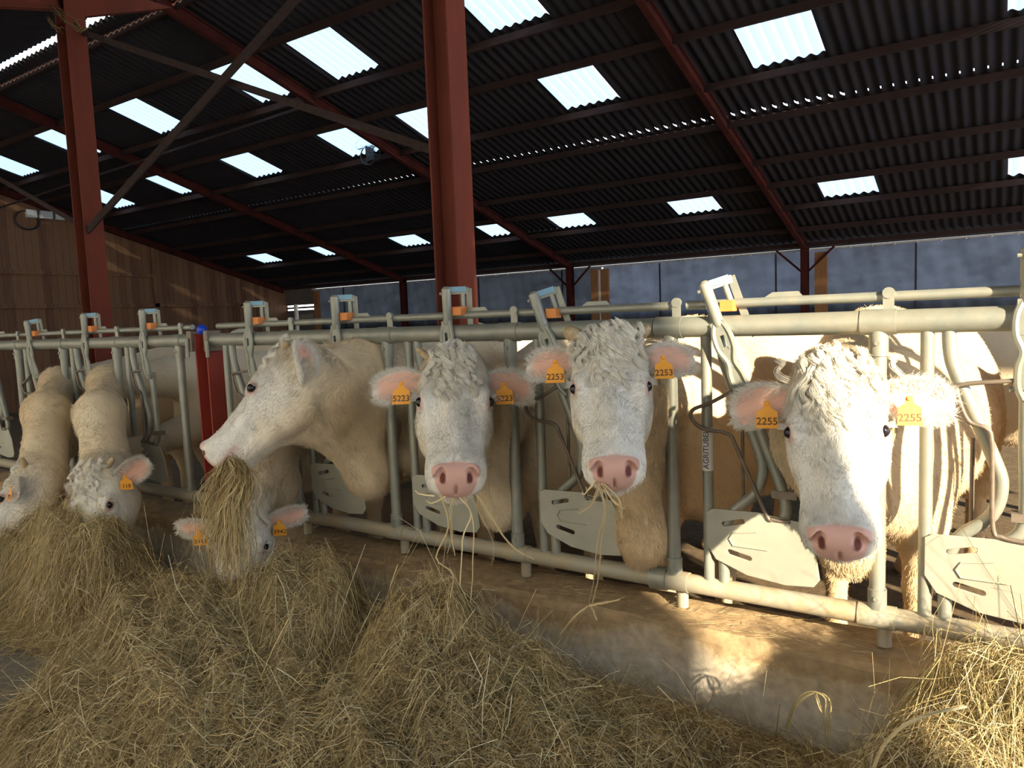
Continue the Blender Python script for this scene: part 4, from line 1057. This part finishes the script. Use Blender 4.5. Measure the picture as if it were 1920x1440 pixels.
def hay_pile(name, label, bumps, x0, x1, y0, y1, count, seed, flow=None, floor_z=0.0, lenr=(.10, .34), lift=.035, tone=1.0):
    g = np.random.default_rng(seed)
    def h(x, y):
        z = np.zeros_like(x)
        for cx, cy, rx, ry, hh in bumps:
            q = ((x - cx) / rx) ** 2 + ((y - cy) / ry) ** 2
            z = (z ** 3 + (hh * np.exp(-q ** 2.0 * .75)) ** 3) ** (1 / 3)
        n = .5 * np.sin(x * 17 + 3 * np.sin(y * 11)) + .5 * np.sin(y * 23 + x * 9) + .4 * np.sin(x * 43 + y * 37)
        n2 = np.sin(x * 31 + 4 * np.sin(y * 19)) * np.sin(y * 29 + 3 * np.sin(x * 13))
        return z * (1 + .06 * n + .07 * n2) + .012 * n * (z > .03) - .01
    st = .018
    xs = np.arange(x0, x1, st); ys = np.arange(y0, y1, st); X, Y = np.meshgrid(xs, ys, indexing='ij'); Z = h(X, Y) - .02
    ok = Z > -.01
    idx = np.arange(X.size).reshape(X.shape); q = ok[:-1, :-1] & ok[1:, :-1] & ok[:-1, 1:] & ok[1:, 1:]
    F0 = np.stack([idx[:-1, :-1][q], idx[1:, :-1][q], idx[1:, 1:][q], idx[:-1, 1:][q]], -1)
    used = np.unique(F0); rem = -np.ones(X.size, int); rem[used] = np.arange(len(used))
    V0 = np.stack([X.ravel()[used], Y.ravel()[used], np.maximum(Z.ravel()[used], .004)], -1); F0 = rem[F0]
    nz = pnoise(V0, 25, seed); C0 = STRAW[4] * (1 + .3 * nz[:, None]) * .8 * tone
    # strands
    pts = []
    tot = 0
    while tot < count:
        x = g.uniform(x0, x1, count); y = g.uniform(y0, y1, count); z = h(x, y)
        dzx = (h(x + .02, y) - z) / .02; dzy = (h(x, y + .02) - z) / .02
        p = np.sqrt(1 + dzx ** 2 + dzy ** 2) * (z > .012); keep = g.random(count) * 2.2 < p
        pts.append(np.stack([x, y, z], -1)[keep]); tot += keep.sum()
    Rt = np.concatenate(pts)[:count]; N = len(Rt)
    base_ang = flow(Rt) if flow is not None else 2.2 * pnoise(Rt, 2.2, seed + 3)
    ang = base_ang + g.normal(size=N) * 1.0 + 1.6 * pnoise(Rt, 9, seed + 4)
    L = g.uniform(*lenr, N) * np.where(g.random(N) < .08, 1.5, 1); k = 6
    bendr = g.normal(size=N) * 1.5
    t = np.linspace(-.5, .5, k)[None]
    a = ang[:, None] + bendr[:, None] * t * 1.3 + g.normal(size=(N, k)) * .10
    step = L[:, None] / (k - 1)
    dx = np.cumsum(np.cos(a) * step, 1); dy = np.cumsum(np.sin(a) * step, 1)
    px = Rt[:, 0:1] + dx - dx.mean(1, keepdims=True); py = Rt[:, 1:2] + dy - dy.mean(1, keepdims=True)
    py = np.minimum(py, y1 + .01 + .03 * g.random((N, 1)))
    off = g.random(N) ** 1.6 * lift * 1.3; tilt = g.normal(size=N) * .16; arch = np.abs(g.normal(size=N)) * .03
    fly = g.random(N) < .045; tilt[fly] *= 3.2; off[fly] += .02; arch[fly] *= 1.5
    hz = h(px, py); hz0 = hz.mean(1, keepdims=True)
    pz = np.maximum(hz, hz0 * .5 + hz * .5 - .03) + off[:, None] + (tilt * L)[:, None] * t * 2 + (arch[:, None]) * (1 - 4 * t * t) + .002
    pz = np.maximum(pz, hz - .03); pz = np.maximum(pz, .004)
    P = np.stack([px, py, pz], -1)
    ci = g.integers(0, len(STRAW), N); patch = pnoise(Rt, 4, seed + 6)
    col = STRAW[ci] * g.uniform(.55, 1.25, (N, 1)) * (1 + .30 * patch[:, None]) * tone; dk_ = g.random(N) < .22; col[dk_] *= np.array([.42, .36, .30])
    green = np.clip(pnoise(Rt, 6, seed + 7) - .2, 0, 1)[:, None]; col = col * (1 - green * .5) + np.array([.36, .38, .17]) * green * .5
    br = g.random(N) < .07; col[br] = np.array([.82, .76, .54]) * g.uniform(.85, 1.1, (br.sum(), 1))
    col = np.clip(col * (.55 + .45 * np.clip(off / lift * 2 + .3, 0, 1))[:, None] ** .0, .01, .9)
    W = g.uniform(.0009, .0026, N) * np.where(g.random(N) < .06, 1.5, 1)
    V1, F1, C1 = ribbons(P, W, seed + 8, col)
    V = np.concatenate([V0, V1]); F = np.concatenate([F0, F1 + len(V0)]); Cc = np.concatenate([C0, C1])
    o = link_mesh(name, V, F, M['hay'], cols=Cc)
    b = Vector(((x0 + x1) / 2, (y0 + y1) / 2, 0)); o.data.transform(Matrix.Translation(-b)); o.location = b
    tag(o, label, 'hay', None, 'stuff')
    return o
if want('H'):
    hay_pile('hay_pile', 'far left heap of hay under the lowered cow heads', [(-5.15, -.62, 1.0, .34, .30), (-4.42, -.70, .42, .28, .52), (-4.9, -.72, .4, .28, .44), (-6.4, -.6, .8, .36, .22)], -7.4, -3.75, -1.30, -.17, 34000, 201, flow=lambda p: 2.6 + 0 * p[:, 0])
    hay_pile('hay_pile', 'largest heap of hay, below the cow tagged 3942', [(-3.16, -.92, .52, .42, .38), (-3.05, -.55, .36, .28, .20), (-2.66, -.60, .34, .30, .50), (-2.55, -1.2, .7, .42, .26), (-2.7, -1.45, .6, .3, .22)], -4.25, -1.9, -1.75, -.17, 52000, 202, flow=lambda p: 2.9 + 1.5 * np.sin(p[:, 0] * 2 + p[:, 1] * 3), lift=.045)
    hay_pile('hay_pile', 'middle heap of hay below the cow tagged 5223', [(-1.98, -.50, .30, .24, .44), (-1.75, -.62, .55, .35, .33), (-1.2, -.62, .55, .40, .20), (-1.9, -1.05, .6, .40, .24), (-.75, -.60, .6, .40, .15), (-1.1, -.95, .6, .3, .22)], -2.5, -.15, -1.45, -.15, 46000, 203, flow=lambda p: 2.8 + .8 * np.sin(p[:, 0] * 3))
    hay_pile('hay_pile', 'sunlit heap of hay rising at the right edge against the kerb', [(.07, -.42, .33, .28, .53), (.5, -.4, .45, .32, .58), (-.12, -.70, .25, .3, .35)], -.55, 1.1, -1.1, -.15, 26000, 204, lift=.09, lenr=(.12, .42))
    # thin litter on the alley floor
    g = np.random.default_rng(9); N = 2600
    x = g.uniform(-5.4, -.2, N); y = -1.0 - g.random(N) ** 1.0 * 1.6; a = g.uniform(0, 6.28, N); L = g.uniform(.04, .22, N); t = np.linspace(-.5, .5, 4)[None]
    P = np.stack([x[:, None] + np.cos(a)[:, None] * t * L[:, None], y[:, None] + np.sin(a)[:, None] * t * L[:, None], np.full((N, 4), .006) + .01 * g.random((N, 1))], -1)
    V, F, Cc = ribbons(P, g.uniform(.0012, .0026, N), 10, STRAW[g.integers(0, 7, N)])
    tag(link_mesh('scattered_straw', V, F, M['hay'], cols=Cc), 'thin scatter of loose straw on the alley floor in front of the heaps', 'straw', None, 'stuff')
    g = np.random.default_rng(19); N = 1100
    x = g.uniform(-3.2, 1.0, N); y = g.uniform(-.12, .14, N); a = g.normal(size=N) * .7; L = g.uniform(.015, .09, N)
    P = np.stack([x[:, None] + np.cos(a)[:, None] * t * L[:, None], y[:, None] + np.sin(a)[:, None] * t * L[:, None] * .5, .463 + .012 * (t + .5) * g.random((N, 1)) + .04 * (y[:, None] + .12) * 0], -1)
    V, F, Cc = ribbons(P, g.uniform(.001, .002, N), 11, STRAW[g.integers(0, 7, N)] * .8)
    tag(link_mesh('kerb_straw', V, F, M['hay'], cols=Cc), 'chaff and short straw bits lying on top of the kerb', 'straw', None, 'stuff')

    def wisps(name, label, cat, lines, rad, jit, per, seed, kind=None, cols=None):
        g = np.random.default_rng(seed); PP = []
        for ln in lines:
            q = np.array([tuple(v) for v in bend(ln, 4)])
            for _ in range(per):
                o_ = g.normal(size=3) * jit; w_ = np.cumsum(g.normal(size=q.shape) * jit * .30, 0)
                PP.append(q + o_ * np.linspace(.25, 1, len(q))[:, None] + w_)
        m_ = max(len(p) for p in PP); P = []
        for p in PP:
            tt = np.linspace(0, len(p) - 1, m_); i = np.minimum(tt.astype(int), len(p) - 2); f_ = (tt - i)[:, None]; P.append(p[i] * (1 - f_) + p[i + 1] * f_)
        P = np.array(P); N = len(P)
        c = (STRAW if cols is None else cols)[g.integers(0, 3 if cols is None else len(cols), N)] * g.uniform(.8, 1.2, (N, 1))
        Va, Fa, Ca = ribbons(P, g.uniform(.7, 1.2, N) * rad, seed, c); Vb, Fb, Cb = ribbons(P, g.uniform(.7, 1.2, N) * rad, seed + 1, c)
        o = link_mesh(name, np.concatenate([Va, Vb]), np.concatenate([Fa, Fb + len(Va)]), M['hay'], cols=np.concatenate([Ca, Cb]))
        b = Vector(P[0, 0]); o.data.transform(Matrix.Translation(-b)); o.location = b
        return tag(o, label, cat, None, kind)

    # straws and bunches held in mouths, in world space (points given on planes of constant depth behind the picture)
    Rm = Matrix((ex, ey, ez))
    def at(x, y, Y):
        r_ = Rm @ Vector((x - 960.0, y - 720.0, FPX)); return CAM + r_ * ((Y - CAM.y) / r_.y)
    wisps('hay_bunch', 'thick bunch of hay hanging from the mouth of the profile cow', 'hay',
          [[at(435, 862, -.70), at(450, 905, -.78), at(420, 960, -.82), at(410, 1010, -.84)], [at(450, 868, -.68), at(465, 910, -.76), at(440, 980, -.80), at(430, 1050, -.82)],
           [at(425, 865, -.70), at(400, 910, -.78), at(390, 960, -.82), at(400, 1010, -.84)], [at(445, 865, -.70), at(440, 930, -.80), at(450, 1010, -.82), at(452, 1060, -.82)],
           [at(430, 865, -.70), at(430, 930, -.78), at(420, 1000, -.82), at(415, 1070, -.82)]], .0026, .027, 110, 301, 'stuff', STRAW)
    wisps('straw_wisp', 'long pale straws hanging from the mouth of the cow tagged 5223', 'straw',
          [[at(825, 928, -.70), at(840, 985, -.72), at(815, 1045, -.73), at(845, 1075, -.72), at(840, 1120, -.70)], [at(845, 932, -.70), at(842, 990, -.71), at(848, 1040, -.70)],
           [at(862, 932, -.70), at(884, 965, -.71), at(868, 1010, -.72), at(865, 1100, -.70)], [at(868, 930, -.70), at(886, 975, -.72), at(884, 1060, -.72), at(880, 1130, -.70)],
           [at(880, 925, -.70), at(905, 975, -.71), at(925, 1020, -.72), at(920, 1060, -.70)], [at(895, 930, -.68), at(935, 985, -.66), at(965, 1025, -.64), at(1005, 1048, -.62)],
           [at(815, 930, -.70), at(790, 925, -.70), at(780, 918, -.70)], [at(835, 930, -.70), at(810, 940, -.71), at(800, 932, -.71)], [at(850, 935, -.70), at(842, 960, -.71), at(848, 1000, -.70), at(838, 1040, -.70)]],
          .0070, .004, 1, 311, None, STRAW[[1, 2, 2]] * 1.15)
    wisps('straw_wisp', 'long single stalk hanging from the mouth of the tallest cow down to the kerb', 'straw',
          [[at(1122, 905, -.72), at(1135, 955, -.72), at(1125, 1010, -.70), at(1118, 1080, -.66), at(1106, 1135, -.60)], [at(1118, 900, -.72), at(1100, 925, -.72), at(1096, 920, -.72)],
           [at(1128, 905, -.72), at(1150, 940, -.72), at(1172, 955, -.72)], [at(1132, 905, -.72), at(1160, 930, -.72), at(1165, 965, -.72)], [at(1125, 905, -.72), at(1110, 945, -.72), at(1085, 965, -.72)], [at(1130, 905, -.72), at(1145, 960, -.72), at(1155, 990, -.72)],
           [at(1106, 1135, -.60), at(1080, 1155, -.58), at(1050, 1190, -.55)], [at(1106, 1135, -.60), at(1130, 1128, -.60), at(1165, 1120, -.60)], [at(1106, 1135, -.60), at(1115, 1150, -.60), at(1120, 1165, -.6)]],
          .0050, .004, 2, 321, None, STRAW[[1, 2, 2]])
    wisps('grass_stalk', 'thick curved bright stalk arching out of the sunlit heap at right', 'straw',
          [[at(1638, 1440, -.80), at(1655, 1400, -.80), at(1690, 1362, -.80), at(1740, 1338, -.78), at(1810, 1322, -.72)]], .008, .002, 5, 331, None, STRAW[[2, 2, 2]])
    wisps('grass_stalk', 'arched green tinged grass blade in front of the hay shadow on the kerb', 'straw',
          [[at(1475, 1368, -.45), at(1492, 1320, -.45), at(1525, 1298, -.45), at(1555, 1315, -.45), at(1552, 1370, -.45), at(1555, 1400, -.45)], [at(1530, 1298, -.45), at(1540, 1330, -.45), at(1552, 1350, -.45)]], .006, .003, 3, 341, None, STRAW[[1, 3, 3]])
    wisps('straw_tuft', 'dusty wisps of straw and cobweb caught at the top of the left column', 'straw',
          [[at(92, 12, 1.08), at(112, 22, 1.06), at(128, 38, 1.06), at(150, 52, 1.06)], [at(88, 32, 1.08), at(98, 46, 1.06), at(106, 54, 1.06)], [at(60, 2, 1.0), at(85, 6, 1.04), at(118, 30, 1.06)], [at(140, 40, 1.06), at(146, 56, 1.06), at(158, 48, 1.06)]], .012, .03, 6, 351, 'stuff', STRAW[[4, 6, 4]] * .6)
